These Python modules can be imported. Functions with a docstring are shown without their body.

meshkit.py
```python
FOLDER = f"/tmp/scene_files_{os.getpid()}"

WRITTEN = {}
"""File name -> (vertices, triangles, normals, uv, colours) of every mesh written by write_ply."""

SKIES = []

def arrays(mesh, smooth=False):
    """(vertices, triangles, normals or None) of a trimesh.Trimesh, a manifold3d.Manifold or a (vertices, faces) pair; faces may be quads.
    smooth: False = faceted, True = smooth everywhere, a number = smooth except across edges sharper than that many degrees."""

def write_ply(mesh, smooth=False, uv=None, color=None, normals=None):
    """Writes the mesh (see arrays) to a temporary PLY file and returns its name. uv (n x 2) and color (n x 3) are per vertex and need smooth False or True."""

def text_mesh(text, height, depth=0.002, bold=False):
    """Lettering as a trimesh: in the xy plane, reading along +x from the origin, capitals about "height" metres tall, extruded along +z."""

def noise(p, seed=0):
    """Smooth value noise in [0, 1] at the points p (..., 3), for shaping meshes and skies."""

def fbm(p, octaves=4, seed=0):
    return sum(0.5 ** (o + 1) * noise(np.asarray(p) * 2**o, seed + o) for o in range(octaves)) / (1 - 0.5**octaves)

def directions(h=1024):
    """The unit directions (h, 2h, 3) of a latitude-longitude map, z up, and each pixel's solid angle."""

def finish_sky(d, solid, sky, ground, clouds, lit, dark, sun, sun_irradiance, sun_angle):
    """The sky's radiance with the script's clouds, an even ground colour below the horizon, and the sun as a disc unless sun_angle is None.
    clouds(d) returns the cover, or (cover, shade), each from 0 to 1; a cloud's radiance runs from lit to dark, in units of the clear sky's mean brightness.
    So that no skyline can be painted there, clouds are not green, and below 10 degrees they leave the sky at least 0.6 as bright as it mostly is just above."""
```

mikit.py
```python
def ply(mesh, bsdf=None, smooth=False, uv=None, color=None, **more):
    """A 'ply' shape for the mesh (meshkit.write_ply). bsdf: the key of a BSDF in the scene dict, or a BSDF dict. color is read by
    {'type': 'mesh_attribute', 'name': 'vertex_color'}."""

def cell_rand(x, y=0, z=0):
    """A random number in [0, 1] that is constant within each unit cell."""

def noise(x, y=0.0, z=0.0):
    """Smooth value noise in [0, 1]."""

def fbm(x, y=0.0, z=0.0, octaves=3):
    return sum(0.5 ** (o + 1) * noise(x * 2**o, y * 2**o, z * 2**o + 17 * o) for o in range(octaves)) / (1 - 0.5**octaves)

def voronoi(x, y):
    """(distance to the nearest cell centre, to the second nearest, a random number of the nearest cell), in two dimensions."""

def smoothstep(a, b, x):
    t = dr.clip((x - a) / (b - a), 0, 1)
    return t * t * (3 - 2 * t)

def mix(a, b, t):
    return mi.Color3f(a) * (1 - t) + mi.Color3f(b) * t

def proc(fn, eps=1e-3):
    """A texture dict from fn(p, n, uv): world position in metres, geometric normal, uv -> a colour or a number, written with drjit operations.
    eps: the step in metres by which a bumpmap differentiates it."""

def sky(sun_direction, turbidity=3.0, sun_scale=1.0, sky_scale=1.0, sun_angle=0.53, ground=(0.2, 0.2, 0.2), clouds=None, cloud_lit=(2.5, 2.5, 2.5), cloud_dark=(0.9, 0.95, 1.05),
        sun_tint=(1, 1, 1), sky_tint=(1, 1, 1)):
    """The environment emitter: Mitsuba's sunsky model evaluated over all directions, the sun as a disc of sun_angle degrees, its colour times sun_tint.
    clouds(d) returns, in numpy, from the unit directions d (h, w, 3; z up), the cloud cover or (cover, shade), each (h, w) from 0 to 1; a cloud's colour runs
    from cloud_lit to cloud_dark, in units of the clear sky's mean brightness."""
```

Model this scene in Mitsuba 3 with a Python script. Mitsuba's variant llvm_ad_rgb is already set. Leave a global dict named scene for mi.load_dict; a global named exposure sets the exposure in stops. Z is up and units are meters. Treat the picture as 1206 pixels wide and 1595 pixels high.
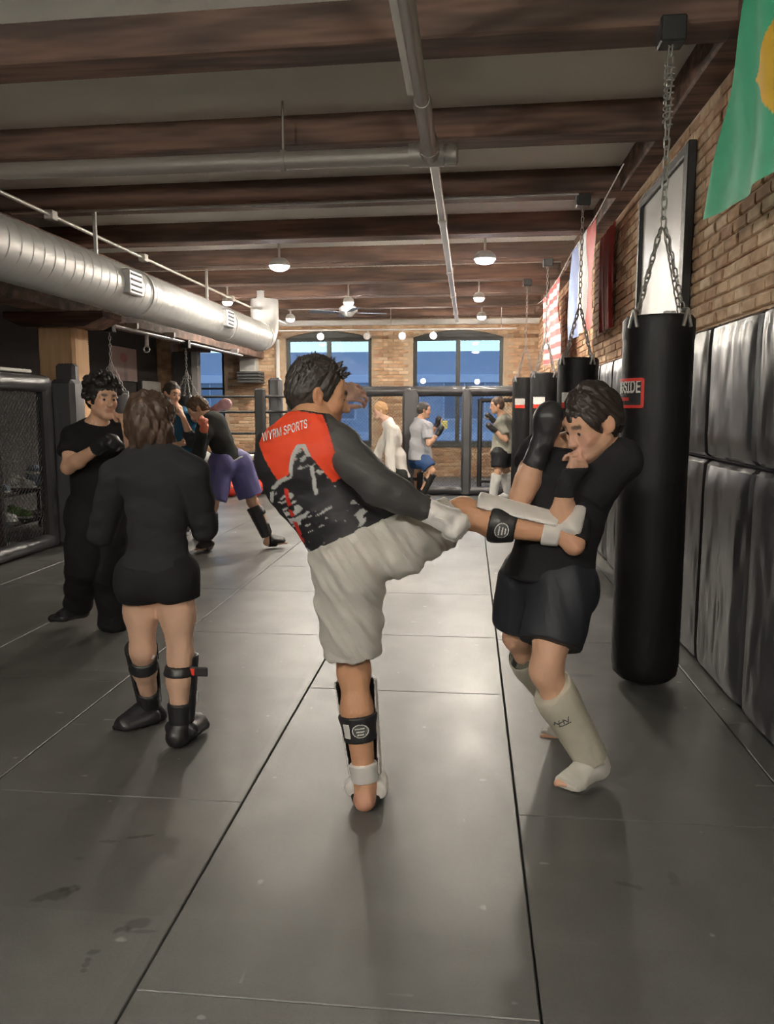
import math, random
import numpy as np, trimesh, shapely
from shapely.geometry import Polygon, box as sbox
import drjit as dr
import mitsuba as mi
import mikit, meshkit
from mikit import proc, noise, fbm, smoothstep, mix
T = mi.ScalarTransform4f
scene, labels = {'type': 'scene'}, {}
V = lambda *a: np.array(a, float)

# ---------------------------------------------------------------- camera, sky, exposure
scene['camera'] = {'type': 'perspective', 'fov': 51.758, 'fov_axis': 'x', 'near_clip': 0.05, 'far_clip': 300.0,
    'to_world': T().look_at(origin=[0, 0, 1.45], target=[-0.101522, 0.986454, 1.321155], up=[0, 0, 1])}
scene['sky'] = mikit.sky((0.5, -1.0, 0.12), turbidity=2.5, sun_scale=0.0, sky_scale=8.0, sky_tint=(0.46, 0.74, 1.42))
exposure = 1.0
LAMP = 450.0            # radiance of a downlight's lens
WARM = (1.0, 0.905, 0.775)

# ---------------------------------------------------------------- materials
def rgb(c): return {'type': 'rgb', 'value': [float(x) for x in c]}
def princ(name, col, rough=0.6, metal=0.0, spec=0.5, sheen=0.0, coat=0.0, vc=False, bump=None, bscale=0.002):
    b = {'type': 'principled', 'base_color': ({'type': 'mesh_attribute', 'name': 'vertex_color'} if vc else col if isinstance(col, dict) else rgb(col)),
         'roughness': rough, 'metallic': metal, 'specular': spec}
    if sheen: b['sheen'] = sheen
    if coat: b['clearcoat'] = coat; b['clearcoat_gloss'] = 0.6
    if bump: b = {'type': 'bumpmap', 'arbitrary': proc(bump), 'scale': bscale, 'bsdf': b}
    scene['bsdf_' + name] = {'type': 'twosided', 'bsdf': b}
    return 'bsdf_' + name
def f_timber(p, n, uv):
    a = fbm(p.x * 1.4, p.y * 9, p.z * 9, 4)
    b = noise(p.x * 3, p.y * 40, p.z * 40)
    c = mix((0.075, 0.052, 0.043), (0.190, 0.112, 0.082), smoothstep(0.3, 0.75, a))
    return c * (0.72 + 0.5 * b)
def f_ceil(p, n, uv):
    return mix((0.66, 0.65, 0.60), (0.76, 0.75, 0.69), fbm(p.x * 0.8, p.y * 0.8, 0, 3))
def f_brick_bump(p, n, uv): return fbm(p.x * 45, p.y * 45, p.z * 45, 3)
def f_mortar(p, n, uv): return mix((0.38, 0.285, 0.195), (0.52, 0.41, 0.30), fbm(p.x * 14, p.y * 14, p.z * 14, 3))
def brick_tone(a, b):
    def f(p, n, uv):
        t = fbm(p.x * 9, p.y * 9, p.z * 9, 3)
        return mix(a, b, smoothstep(0.3, 0.72, t))
    return f
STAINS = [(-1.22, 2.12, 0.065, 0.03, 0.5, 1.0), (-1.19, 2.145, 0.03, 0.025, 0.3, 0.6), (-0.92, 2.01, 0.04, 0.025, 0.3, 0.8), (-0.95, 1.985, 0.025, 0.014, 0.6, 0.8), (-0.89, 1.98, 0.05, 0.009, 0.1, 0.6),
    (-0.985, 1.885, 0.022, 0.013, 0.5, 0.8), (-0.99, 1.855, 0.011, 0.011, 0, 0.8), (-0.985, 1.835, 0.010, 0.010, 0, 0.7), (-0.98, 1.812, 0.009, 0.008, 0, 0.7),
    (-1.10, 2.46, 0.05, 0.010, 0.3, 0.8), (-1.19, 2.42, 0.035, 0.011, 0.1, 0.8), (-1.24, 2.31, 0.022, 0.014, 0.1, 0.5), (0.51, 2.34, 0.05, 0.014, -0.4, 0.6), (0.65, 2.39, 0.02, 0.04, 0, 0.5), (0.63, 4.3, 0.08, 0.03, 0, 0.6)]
def f_mat(p, n, uv):
    a = fbm(p.x * 2.2, p.y * 2.2, 0, 4)
    t = mikit.cell_rand((p.x + 0.86) / 1.01 + 40, dr.floor(p.y / 2.05 + 40))
    c = mix((0.074, 0.075, 0.071), (0.100, 0.101, 0.095), smoothstep(0.25, 0.8, a)) * (0.93 + 0.14 * t)
    c = c * (0.95 + 0.1 * noise(p.x * 300, p.y * 300))
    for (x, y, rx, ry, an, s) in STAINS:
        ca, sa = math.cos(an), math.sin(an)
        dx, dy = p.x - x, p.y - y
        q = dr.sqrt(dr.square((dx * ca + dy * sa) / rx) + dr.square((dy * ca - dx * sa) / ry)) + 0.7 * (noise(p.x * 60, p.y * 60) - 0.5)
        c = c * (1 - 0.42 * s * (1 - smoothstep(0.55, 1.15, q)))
    # a few pale scuffs
    k = noise(p.x * 16, p.y * 16, 5)
    c = c * (1 + 0.9 * smoothstep(0.965, 0.99, k))
    return c
def f_mat_rough(p, n, uv): return 0.31 + 0.14 * fbm(p.x * 3, p.y * 3, 2, 3)
def f_vinyl_bump(p, n, uv): return fbm(p.y * 5.0, p.x * 5.0, p.z * 1.1, 3) + 0.3 * noise(p.y * 14, p.x * 14, p.z * 5)
def f_duct(p, n, uv): return mix((0.50, 0.51, 0.50), (0.63, 0.64, 0.62), fbm(p.x * 6, p.y * 1.2, p.z * 6, 3))
def f_plaster(p, n, uv): return mix((0.038, 0.036, 0.036), (0.056, 0.053, 0.052), fbm(p.x, p.y, p.z, 3))
def f_post(p, n, uv):
    a = fbm(p.x * 12, p.y * 12, p.z * 1.3, 4)
    return mix((0.42, 0.25, 0.13), (0.60, 0.39, 0.22), smoothstep(0.25, 0.75, a))

TIMBER = princ('timber', proc(f_timber), 0.8)
CEILB = princ('ceiling_board', proc(f_ceil), 0.85)
MORTAR = princ('mortar', proc(f_mortar), 0.95)
BRICK = [princ('brick_%d' % i, proc(brick_tone(a, b)), 0.9) for i, (a, b) in enumerate([
    ((0.43, 0.265, 0.155), (0.60, 0.42, 0.265)), ((0.47, 0.31, 0.185), (0.65, 0.48, 0.32)), ((0.38, 0.225, 0.135), (0.55, 0.37, 0.24)), ((0.51, 0.35, 0.22), (0.68, 0.53, 0.37))])]
VCMATTE = princ('coloured_matte', None, 0.9, vc=True)
MAT = {'type': 'principled', 'base_color': proc(f_mat), 'roughness': proc(f_mat_rough), 'specular': 0.55}
scene['bsdf_floor_mat'] = MAT; MAT = 'bsdf_floor_mat'
UNDER = princ('under_floor', (0.03, 0.03, 0.03), 0.9)
VINYL = princ('vinyl', (0.040, 0.040, 0.043), 0.32, spec=0.8, bump=f_vinyl_bump, bscale=0.035)
PADGREY = princ('pad_grey', (0.075, 0.077, 0.08), 0.42, spec=0.6, bump=f_vinyl_bump, bscale=0.03)
BAG = princ('bag_leather', (0.008, 0.008, 0.009), 0.5, spec=0.3, bump=f_vinyl_bump, bscale=0.006)
GALV = princ('galvanised', proc(f_duct), 0.5, metal=0.6)
STEEL = princ('steel', (0.62, 0.62, 0.61), 0.33, metal=0.9)
PIPE = princ('pipe_paint', (0.33, 0.31, 0.28), 0.42, metal=0.35)
CONDUIT = princ('conduit', (0.68, 0.67, 0.63), 0.4, metal=0.5)
BLACKM = princ('black_metal', (0.02, 0.021, 0.022), 0.5)
WIRE = princ('wire', (0.012, 0.012, 0.012), 0.5, spec=0.2)
CHARM = princ('charcoal_paint', (0.06, 0.062, 0.063), 0.6)
PLASTER = princ('dark_plaster', proc(f_plaster), 0.9)
POST = princ('post_wood', proc(f_post), 0.75)
WHITE = princ('white_paint', (0.75, 0.74, 0.70), 0.6)
FRAME = princ('window_frame', (0.040, 0.044, 0.043), 0.6)
RED = princ('red_vinyl', (0.62, 0.045, 0.025), 0.4)
PINK = princ('pink_rubber', (0.62, 0.17, 0.16), 0.5)
TAN = princ('tan_wood', (0.62, 0.37, 0.15), 0.6)
GREYL = princ('light_grey', (0.50, 0.50, 0.48), 0.6)
BLUEGREY = princ('blue_grey', (0.16, 0.20, 0.27), 0.6)
GREENL = princ('green_plastic', (0.12, 0.24, 0.06), 0.6)
CLOTH = princ('cloth', None, 0.9, spec=0.2, sheen=0.04, vc=True)
SATIN = princ('satin_cloth', None, 0.6, spec=0.35, sheen=0.08, vc=True)
SKIN = princ('skin', None, 0.5, spec=0.45, vc=True)
HAIR = princ('hair', None, 0.5, spec=0.4, vc=True)
GEAR = princ('gear_leather', None, 0.42, spec=0.5, vc=True)
EYE = princ('eye', None, 0.15, vc=True)
scene['bsdf_glass'] = {'type': 'thindielectric', 'int_ior': 1.5}
scene['bsdf_lens'] = {'type': 'diffuse', 'reflectance': rgb((0.8, 0.8, 0.8))}

# ---------------------------------------------------------------- helpers
def key_of(name):
    if name not in scene and name not in labels: return name
    i = 1
    while f'{name}_{i:03d}' in scene or f'{name}_{i:03d}' in labels: i += 1
    return f'{name}_{i:03d}'
def tag(key, label=None, cat=None, group=None, kind=None):
    d = labels.setdefault(key, {})
    for k, v in (('label', label), ('category', cat), ('group', group), ('kind', kind)):
        if v: d[k] = v
    return key
def thing(name, label, cat, group=None):
    return tag(key_of(name), label, cat, group)
def put(name, mesh, bsdf, parent=None, smooth=False, color=None, label=None, kind=None, cat=None, group=None, **more):
    key = key_of(parent + '__' + name if parent else name)
    scene[key] = mesh if isinstance(mesh, dict) else mikit.ply(mesh, bsdf, smooth=smooth, color=color, **more)
    if label or kind or cat or group: tag(key, label, cat, group, kind)
    return key
def put_at(name, shape, to_world, parent, bsdf=None):
    key = key_of(parent + '__' + name if parent else name)
    d = dict(shape); d['to_world'] = to_world
    if bsdf: d['bsdf'] = {'type': 'ref', 'id': bsdf}
    scene[key] = d
    return key
cat_ = trimesh.util.concatenate
def unit(v): v = np.asarray(v, float); return v / max(np.linalg.norm(v), 1e-9)
def cbox(lo, hi, c=0.006):
    """a box with chamfered edges"""
    lo, hi = np.minimum(lo, hi).astype(float), np.maximum(lo, hi).astype(float)
    c = min(c, 0.45 * (hi - lo).min())
    pts = []
    for s in np.ndindex(2, 2, 2):
        for k in range(3):
            p = np.array([hi[i] - c if s[i] else lo[i] + c for i in range(3)])
            p[k] = hi[k] if s[k] else lo[k]
            pts.append(p)
    return trimesh.convex.convex_hull(np.array(pts))
def box(lo, hi):
    return trimesh.creation.box(bounds=[np.minimum(lo, hi), np.maximum(lo, hi)])
def tube(pts, r, n=12, closed=False, caps=True):
    pts = np.asarray(pts, float); m = len(pts)
    rr = np.broadcast_to(r, m)
    tan = np.gradient(pts, axis=0) if not closed else np.roll(pts, -1, 0) - np.roll(pts, 1, 0)
    tan /= np.linalg.norm(tan, axis=1, keepdims=True)
    u = np.cross(tan[0], [0, 0, 1.0]);
    if np.linalg.norm(u) < 1e-3: u = np.cross(tan[0], [1.0, 0, 0])
    u = unit(u); vs = []
    a = np.arange(n) * 2 * np.pi / n
    for i in range(m):
        u = unit(u - tan[i] * (u @ tan[i])); w = np.cross(tan[i], u)
        vs.append(pts[i] + rr[i] * (np.cos(a)[:, None] * u + np.sin(a)[:, None] * w))
    v = np.vstack(vs); f = []
    for i in range(m if closed else m - 1):
        j = (i + 1) % m
        for k in range(n):
            l = (k + 1) % n
            f += [[i * n + k, i * n + l, j * n + l], [i * n + k, j * n + l, j * n + k]]
    if caps and not closed:
        v = np.vstack([v, pts[0], pts[-1]]); a0, a1 = len(v) - 2, len(v) - 1
        for k in range(n):
            l = (k + 1) % n
            f += [[a0, l, k], [a1, (m - 1) * n + k, (m - 1) * n + l]]
    return trimesh.Trimesh(v, np.array(f), process=False)
def lathe(prof, n=24, at=(0, 0, 0)):
    prof = np.asarray(prof, float)
    m = trimesh.creation.revolve(prof, sections=n)
    m.apply_translation(at)
    return m
def extr(poly, h): return trimesh.creation.extrude_polygon(poly, h, engine='earcut')
def xform(m, A): m = m.copy(); m.apply_transform(A); return m
def rot(deg, ax, at=(0, 0, 0)): return trimesh.transformations.rotation_matrix(np.radians(deg), ax, at)
def lathe_shape(prof, at, bsdf, name, parent, n=24, **kw): return put(name, lathe(prof, n, at), bsdf, parent, smooth=35, **kw)

# ================================================================ the setting
XR, XP, YB, XL, YF, ZC, ZB = 1.40, 1.32, 17.0, -6.6, -3.6, 3.48, 3.28   # right wall, pad face, back wall, left wall, wall behind, ceiling, beam undersides
rng = np.random.default_rng(7)
# ---- floor and its mats
put('floor', box((XL - 0.2, YF, -0.12), (XR + 0.2, YB + 0.1, -0.034)), UNDER, kind='structure', label='dark gym floor under grey mats')
cols = [-6.88 + 1.01 * k for k in range(9)]        # seams along the room at -6.88 ... 1.20
offs = [2.74, 1.76, 2.74, 1.76, 1.76, 2.73, 1.76, 2.74, 1.5]
for ci, x0 in enumerate(cols):
    x1 = x0 + 1.01 if ci < 8 else XP + 0.02
    x0 = max(x0, XL)
    ys = [offs[ci] - 2.2 * k for k in range(3, 0, -1)] + [offs[ci] + 2.2 * k for k in range(7)]
    if ci == 6: ys.append(4.98)
    if ci == 5: ys.append(6.14)
    ys = sorted(max(y, YF) for y in ys if y < 13.2) + [13.25]
    for a, b in zip(ys[:-1], ys[1:]):
        if b - a < 0.1: continue
        put('mat', cbox((x0 + 0.0035, a + 0.0015, -0.034), (x1 - 0.0035, b - 0.0015, 0.0), 0.0025), MAT, 'floor')
put('cage_canvas', cbox((XL, 13.26, -0.034), (XR, YB, 0.0), 0.004), CHARM, 'floor', label='dark floor behind the cage')
# ---- ceiling, joists, ledger, girder
put('ceiling', box((XL - 0.2, YF, ZC), (XR + 0.3, YB + 0.1, ZC + 0.1)), CEILB, kind='structure', label='grey boarded ceiling between timber joists')
def skewbox(x0, x1, y0, y1, z0, z1, sk=-0.03, c=0.012):
    m = cbox((x0, y0, z0), (x1, y1, z1), c); m.vertices[:, 1] += sk * m.vertices[:, 0]
    return m
def rough_beam(x0, x1, y0, y1, z0, z1, seed):
    m = skewbox(x0, x1, y0, y1, z0, z1)
    m = m.subdivide_to_size(0.25)
    m.vertices += 0.006 * (meshkit.fbm(m.vertices * [1.3, 6, 6], 3, seed)[:, None] - 0.5) * np.array([0, 1, 1.0])
    return m
for k in range(-5, 10):
    yf = 4.50 + 1.51 * k
    if yf - 0.26 < YF or yf > YB - 0.2: continue
    put('joist', rough_beam(XL, XR - 0.02, yf - 0.26, yf, ZB, ZC + 0.02, k + 20), TIMBER, 'ceiling')
put('wall_ledger', rough_beam(XR - 0.16, XR + 0.02, YF, YB, ZB - 0.0, ZC + 0.01, 3), TIMBER, 'ceiling')
put('back_header', cbox((XL, YB - 0.14, 3.17), (XR, YB + 0.0, 3.28), 0.01), WHITE, 'ceiling', label='pale painted header along the back wall')
put('girder', rough_beam(-4.76, -4.40, YF, YB, 2.50, ZB, 5), TIMBER, 'ceiling', label='long dark timber girder below the joists')
# ---- walls
def brick_template(w, h, d, c=0.006): return cbox((0, 0, 0), (w, d, h), c)
put('wall_right', box((XR, YF, 0), (XR + 0.3, YB + 0.3, ZC + 0.05)), MORTAR, kind='structure', label='exposed brick wall with padding below, on the right')
def wall_bricks_right():
    bw, bh, gap = 0.205, 0.062, 0.012
    forms = []
    for s in range(4):
        m = brick_template(0.035, bh, bw, 0.007)     # x depth, y length
        m = m.subdivide_to_size(0.07)
        m.vertices += 0.010 * (meshkit.fbm(m.vertices * 22 + s * 9.1, 2, s)[:, None] - 0.5) * np.array([1, 0.5, 0.6])
        forms.append(mikit.ply(m, BRICK[s], smooth=30))
    z, row, n = 1.86, 0, 0
    rest = []
    while z < ZB - 0.03:
        y = YF + 0.02 + (row % 2) * 0.108 + rng.uniform(-.01, .01)
        while y < YB - 0.1:
            t = rng.integers(4); pro = rng.uniform(-0.002, 0.009)
            hid = 5.4 < y < 6.75 and z < 3.08
            if 3.0 < y < 6.9 and n < 300:
                if not hid:
                    put_at('brick', forms[rng.integers(4)], T().translate([XR - 0.012 - pro, y, z]), 'wall_right', BRICK[t]); n += 1
            elif not hid: rest.append((y, z, pro))
            y += bw + gap + rng.uniform(-0.003, 0.006)
        z += bh + gap; row += 1
    tm = brick_template(0.03, bh, bw, 0.005)
    v = np.vstack([tm.vertices + [XR - 0.012 - p, y, z] for y, z, p in rest]); f = np.vstack([tm.faces + i * len(tm.vertices) for i in range(len(rest))])
    base = np.array([(0.38, 0.23, 0.14), (0.45, 0.30, 0.19), (0.34, 0.20, 0.13), (0.50, 0.36, 0.24)])
    col = np.repeat(base[rng.integers(4, size=len(rest))] * rng.uniform(0.85, 1.15, (len(rest), 1)), len(tm.vertices), 0)
    put('far_bricks', trimesh.Trimesh(v, f, process=False), VCMATTE, 'wall_right', color=col, kind='stuff')
wall_bricks_right()
# right wall padding: two rows of vinyl panels
def pad_panel(y0, y1, z0, z1, seed):
    m = cbox((XP, y0, z0), (XR + 0.0, y1, z1), 0.022).subdivide_to_size(0.05)
    v = m.vertices
    e = np.minimum(np.minimum(v[:, 1] - y0, y1 - v[:, 1]) / 0.12, 1) * np.minimum(np.minimum(v[:, 2] - z0, z1 - v[:, 2]) / 0.12, 1)
    q = meshkit.fbm(np.c_[v[:, 1] * 6, v[:, 2] * 1.3, v[:, 0] * 0 + seed], 3, seed)
    front = v[:, 0] < XP + 0.03
    v[:, 0] -= np.where(front, 0.030 * np.clip(e, 0, 1) ** 0.5 * (0.5 + q), 0)
    m.vertices = v
    return m
for k in range(-7, 18):
    y0 = 3.85 + 0.76 * k
    if y0 > 16: break
    for (z0, z1) in ((0.0, 1.165), (1.18, 1.90)):
        put('wall_pad', pad_panel(y0 + 0.012, y0 + 0.748, z0 + 0.003, z1, k + 30), VINYL, 'wall_right', smooth=40)
put('pad_backing', box((XR - 0.02, YF, 0), (XR + 0.01, 16.5, 1.88)), BLACKM, 'wall_right')
# back wall with window openings (x0, x1, sill, spring, rise)
WIN = [(-3.93, -2.08, 0.68, 2.92, 0.15), (-1.20, 0.68, 0.68, 2.92, 0.15), (-6.00, -5.28, 0.70, 2.95, 0.10)]
def arch(x0, x1, z0, z1, rise, n=14):
    t = np.linspace(0, 1, n + 1); top = [(x1 + (x0 - x1) * a, z1 + rise * (1 - (2 * a - 1) ** 2)) for a in t]
    return Polygon([(x0, z0), (x1, z0)] + top)
wallp = sbox(XL - 0.3, 0, XR + 0.3, ZC + 0.05)
holes = [arch(*w) for w in WIN]
for h_ in holes: wallp = wallp.difference(h_)
AXZ = np.array([[1, 0, 0, 0], [0, 0, -1, 0], [0, 1, 0, 0], [0, 0, 0, 1.0]])   # polygon plane -> x,z; extrusion to -y
def ext_xz(poly, y0, y1): return trimesh.util.concatenate([xform(extr(g, y1 - y0), np.array([[1, 0, 0, 0], [0, 0, -1, y1], [0, 1, 0, 0], [0, 0, 0, 1.0]])) for g in getattr(poly, 'geoms', [poly])])
put('wall_back', ext_xz(wallp, YB, YB + 0.35), MORTAR, kind='structure', label='far brick wall with tall dusk-lit windows')
def back_bricks():
    bw, bh, gap = 0.205, 0.062, 0.012
    tm = brick_template(bw, bh, 0.03, 0.005)
    forms = [mikit.ply(tm, b) for b in BRICK]
    un = shapely.union_all([h.buffer(0.012) for h in holes]); hole = shapely.prepared.prep(un)
    rest, z, row, n = [], 0.012, 0, 0
    while z < 3.12:
        x = XL + (row % 2) * 0.108
        while x < XR - 0.05:
            b = sbox(x, z, x + bw, z + bh)
            if not hole.intersects(b):
                pro = rng.uniform(0.0, 0.006)
                if n < 290 and -5.0 < x < 0.9 and z > 2.0 and (x < -3.93 or x > -2.08):
                    put_at('brick', forms[rng.integers(4)], T().translate([x, YB - 0.012 - pro, z]), 'wall_back'); n += 1
                else: rest.append((x, z, pro))
            x += bw + gap
        z += bh + gap; row += 1
    v = np.vstack([tm.vertices + [x, YB - 0.012 - p, z] for x, z, p in rest]); f = np.vstack([tm.faces + i * len(tm.vertices) for i in range(len(rest))])
    base = np.array([(0.40, 0.24, 0.14), (0.47, 0.32, 0.20), (0.35, 0.21, 0.13), (0.52, 0.37, 0.24)])
    col = np.repeat(base[rng.integers(4, size=len(rest))] * rng.uniform(0.85, 1.15, (len(rest), 1)), len(tm.vertices), 0)
    put('far_bricks', trimesh.Trimesh(v, f, process=False), VCMATTE, 'wall_back', color=col, kind='stuff')
back_bricks()
for i, (x0, x1, z0, z1, rise) in enumerate(WIN):
    k = f'window_{i + 1}'
    op, xm, fw = arch(x0, x1, z0, z1, rise), (x0 + x1) / 2, 0.075
    panes = [sbox(x0 + fw, z0 + fw, xm - 0.045, z1 - 0.06), sbox(xm + 0.045, z0 + fw, x1 - fw, z1 - 0.06)] if i < 2 else [sbox(x0 + fw, z0 + fw, x1 - fw, z1 - 0.06)]
    fr = op
    for p in panes: fr = fr.difference(p)
    put(k, ext_xz(fr, YB + 0.10, YB + 0.17), FRAME, kind='structure', label=['left dark-framed double window of the back wall', 'right dark-framed double window of the back wall', 'narrow window at the left end of the back wall'][i])
    for p in panes:
        a, b, c, d = p.bounds
        put('pane', trimesh.Trimesh([(a, YB + .135, b), (c, YB + .135, b), (c, YB + .135, d), (a, YB + .135, d)], [[0, 1, 2], [0, 2, 3]], process=False), 'bsdf_glass', k)
        zr = b + (d - b) * 0.52
        put('meeting_rail', cbox((a, YB + .11, zr - 0.02), (c, YB + .165, zr + 0.02), 0.004), FRAME, k)
    put('sill', cbox((x0, YB - 0.03, z0 - 0.05), (x1, YB + 0.12, z0 + 0.002), 0.006), GREYL if i == 2 else FRAME, k)
put('wall_left', box((XL - 0.3, YF, 0), (XL, YB + 0.3, ZC + 0.05)), PLASTER, kind='structure', label='dark painted wall on the far left')
put('wall_behind', box((XL - 0.3, YF - 0.3, 0), (XR + 0.3, YF, ZC + 0.05)), PLASTER, kind='structure', label='dark wall behind the viewpoint')
# brick pier where the left wall meets the back wall
put('brick_pier', cbox((XL, 16.55, 0), (-6.28, YB, 3.2), 0.01), BRICK[2], 'wall_back', label='reddish brick pier')
# ---- column with bolster
ck = thing('timber_column', 'orange-brown timber post with a carved bolster, behind the left cage', 'column')
put('shaft', cbox((-4.80, 8.60, 0), (-4.37, 8.97, 2.36), 0.03), POST, ck)
bol = Polygon([(-5.15, 2.51), (-4.0, 2.51), (-4.0, 2.44), (-4.22, 2.345), (-4.95, 2.345), (-5.15, 2.44)])
put('bolster', ext_xz(bol, 8.55, 9.03), TIMBER, ck)
put('wrap_pad', cbox((-4.56, 8.50, 0.0), (-4.335, 8.63, 1.94), 0.03), PADGREY, ck, label='grey pad on the post')
# ---- duct
dk = thing('air_duct', 'long round galvanised air duct under the ceiling on the left', 'duct')
DX, DZ, DR = -3.50, 2.635, 0.235
ys = np.linspace(YF, 13.35, 170)
spiral = tube(np.c_[ys * 0 + DX, ys, ys * 0 + DZ], DR, 32, caps=False)
put('pipe', spiral, GALV, dk, smooth=True)
sp = np.linspace(0, 1, 1900); tt = sp * (13.3 - 3.0) / 0.16 * 2 * np.pi
put('spiral_seam', tube(np.c_[DX + (DR + 0.001) * np.cos(tt), 3.0 + sp * 10.3, DZ + (DR - 0.001) * np.sin(tt)], 0.0025, 5), GALV, dk, smooth=True)
a = np.linspace(0, np.pi / 2, 12)
put('elbow', tube(np.vstack([np.c_[a * 0 + DX, 13.3 + 0.33 * np.sin(a), DZ + 0.33 * (1 - np.cos(a))], [[DX, 13.63, 3.4]]]), DR, 28), GALV, dk, smooth=40)
for y in (5.2, 8.2, 11.2, 13.25):
    put('collar', tube([(DX, y - 0.03, DZ), (DX, y + 0.03, DZ)], DR + 0.012, 32), GALV, dk, smooth=35)
for y in (7.65, 10.75):
    put('register', cbox((DX + 0.10, y - 0.16, DZ - 0.10), (DX + 0.275, y + 0.16, DZ + 0.13), 0.012), GALV, dk, label='square side vent')
    for zz in np.linspace(DZ - 0.06, DZ + 0.09, 4):
        put('vane', cbox((DX + 0.27, y - 0.12, zz - 0.008), (DX + 0.285, y + 0.12, zz + 0.008), 0.003), BLACKM, dk)
for y in (4.4, 7.4, 10.6):
    put('hanger_strap', cbox((DX - 0.015, y - 0.015, DZ + DR - 0.01), (DX + 0.015, y + 0.015, ZC - 0.01), 0.002), GALV, dk)
# ---- sprinkler pipes
sk_ = thing('sprinkler_pipe', 'thick grey sprinkler main running across below the joists', 'pipe')
PZ, PY = 3.10, 5.50
put('main_run', tube([(XL + 0.03, PY + 0.02 * 6.3, PZ), (-0.13, PY, PZ)], 0.057, 16), PIPE, sk_, smooth=40)
put('end_cap', tube([(-0.17, PY, PZ), (-0.11, PY, PZ), (-0.098, PY, PZ)], [0.071, 0.071, 0.05], 16), PIPE, sk_, smooth=40)
put('tee', cat_([tube([(-0.42, PY, PZ), (-0.19, PY, PZ)], 0.075, 16), tube([(-0.28, PY - 0.16, PZ), (-0.28, PY, PZ)], 0.066, 16)]), PIPE, sk_, smooth=40)
put('branch_run', tube([(-0.28, -3.5, PZ), (-0.28, PY - 0.1, PZ)], 0.038, 14), PIPE, sk_, smooth=40)
put('reducer', tube([(-0.28, PY - 0.95, PZ), (-0.28, PY - 0.9, PZ), (-0.28, PY - 0.86, PZ), (-0.28, PY - 0.3, PZ), (-0.28, PY - 0.26, PZ), (-0.28, PY - 0.16, PZ)], [0.045, 0.056, 0.05, 0.05, 0.062, 0.062], 14), PIPE, sk_, smooth=40)
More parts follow.
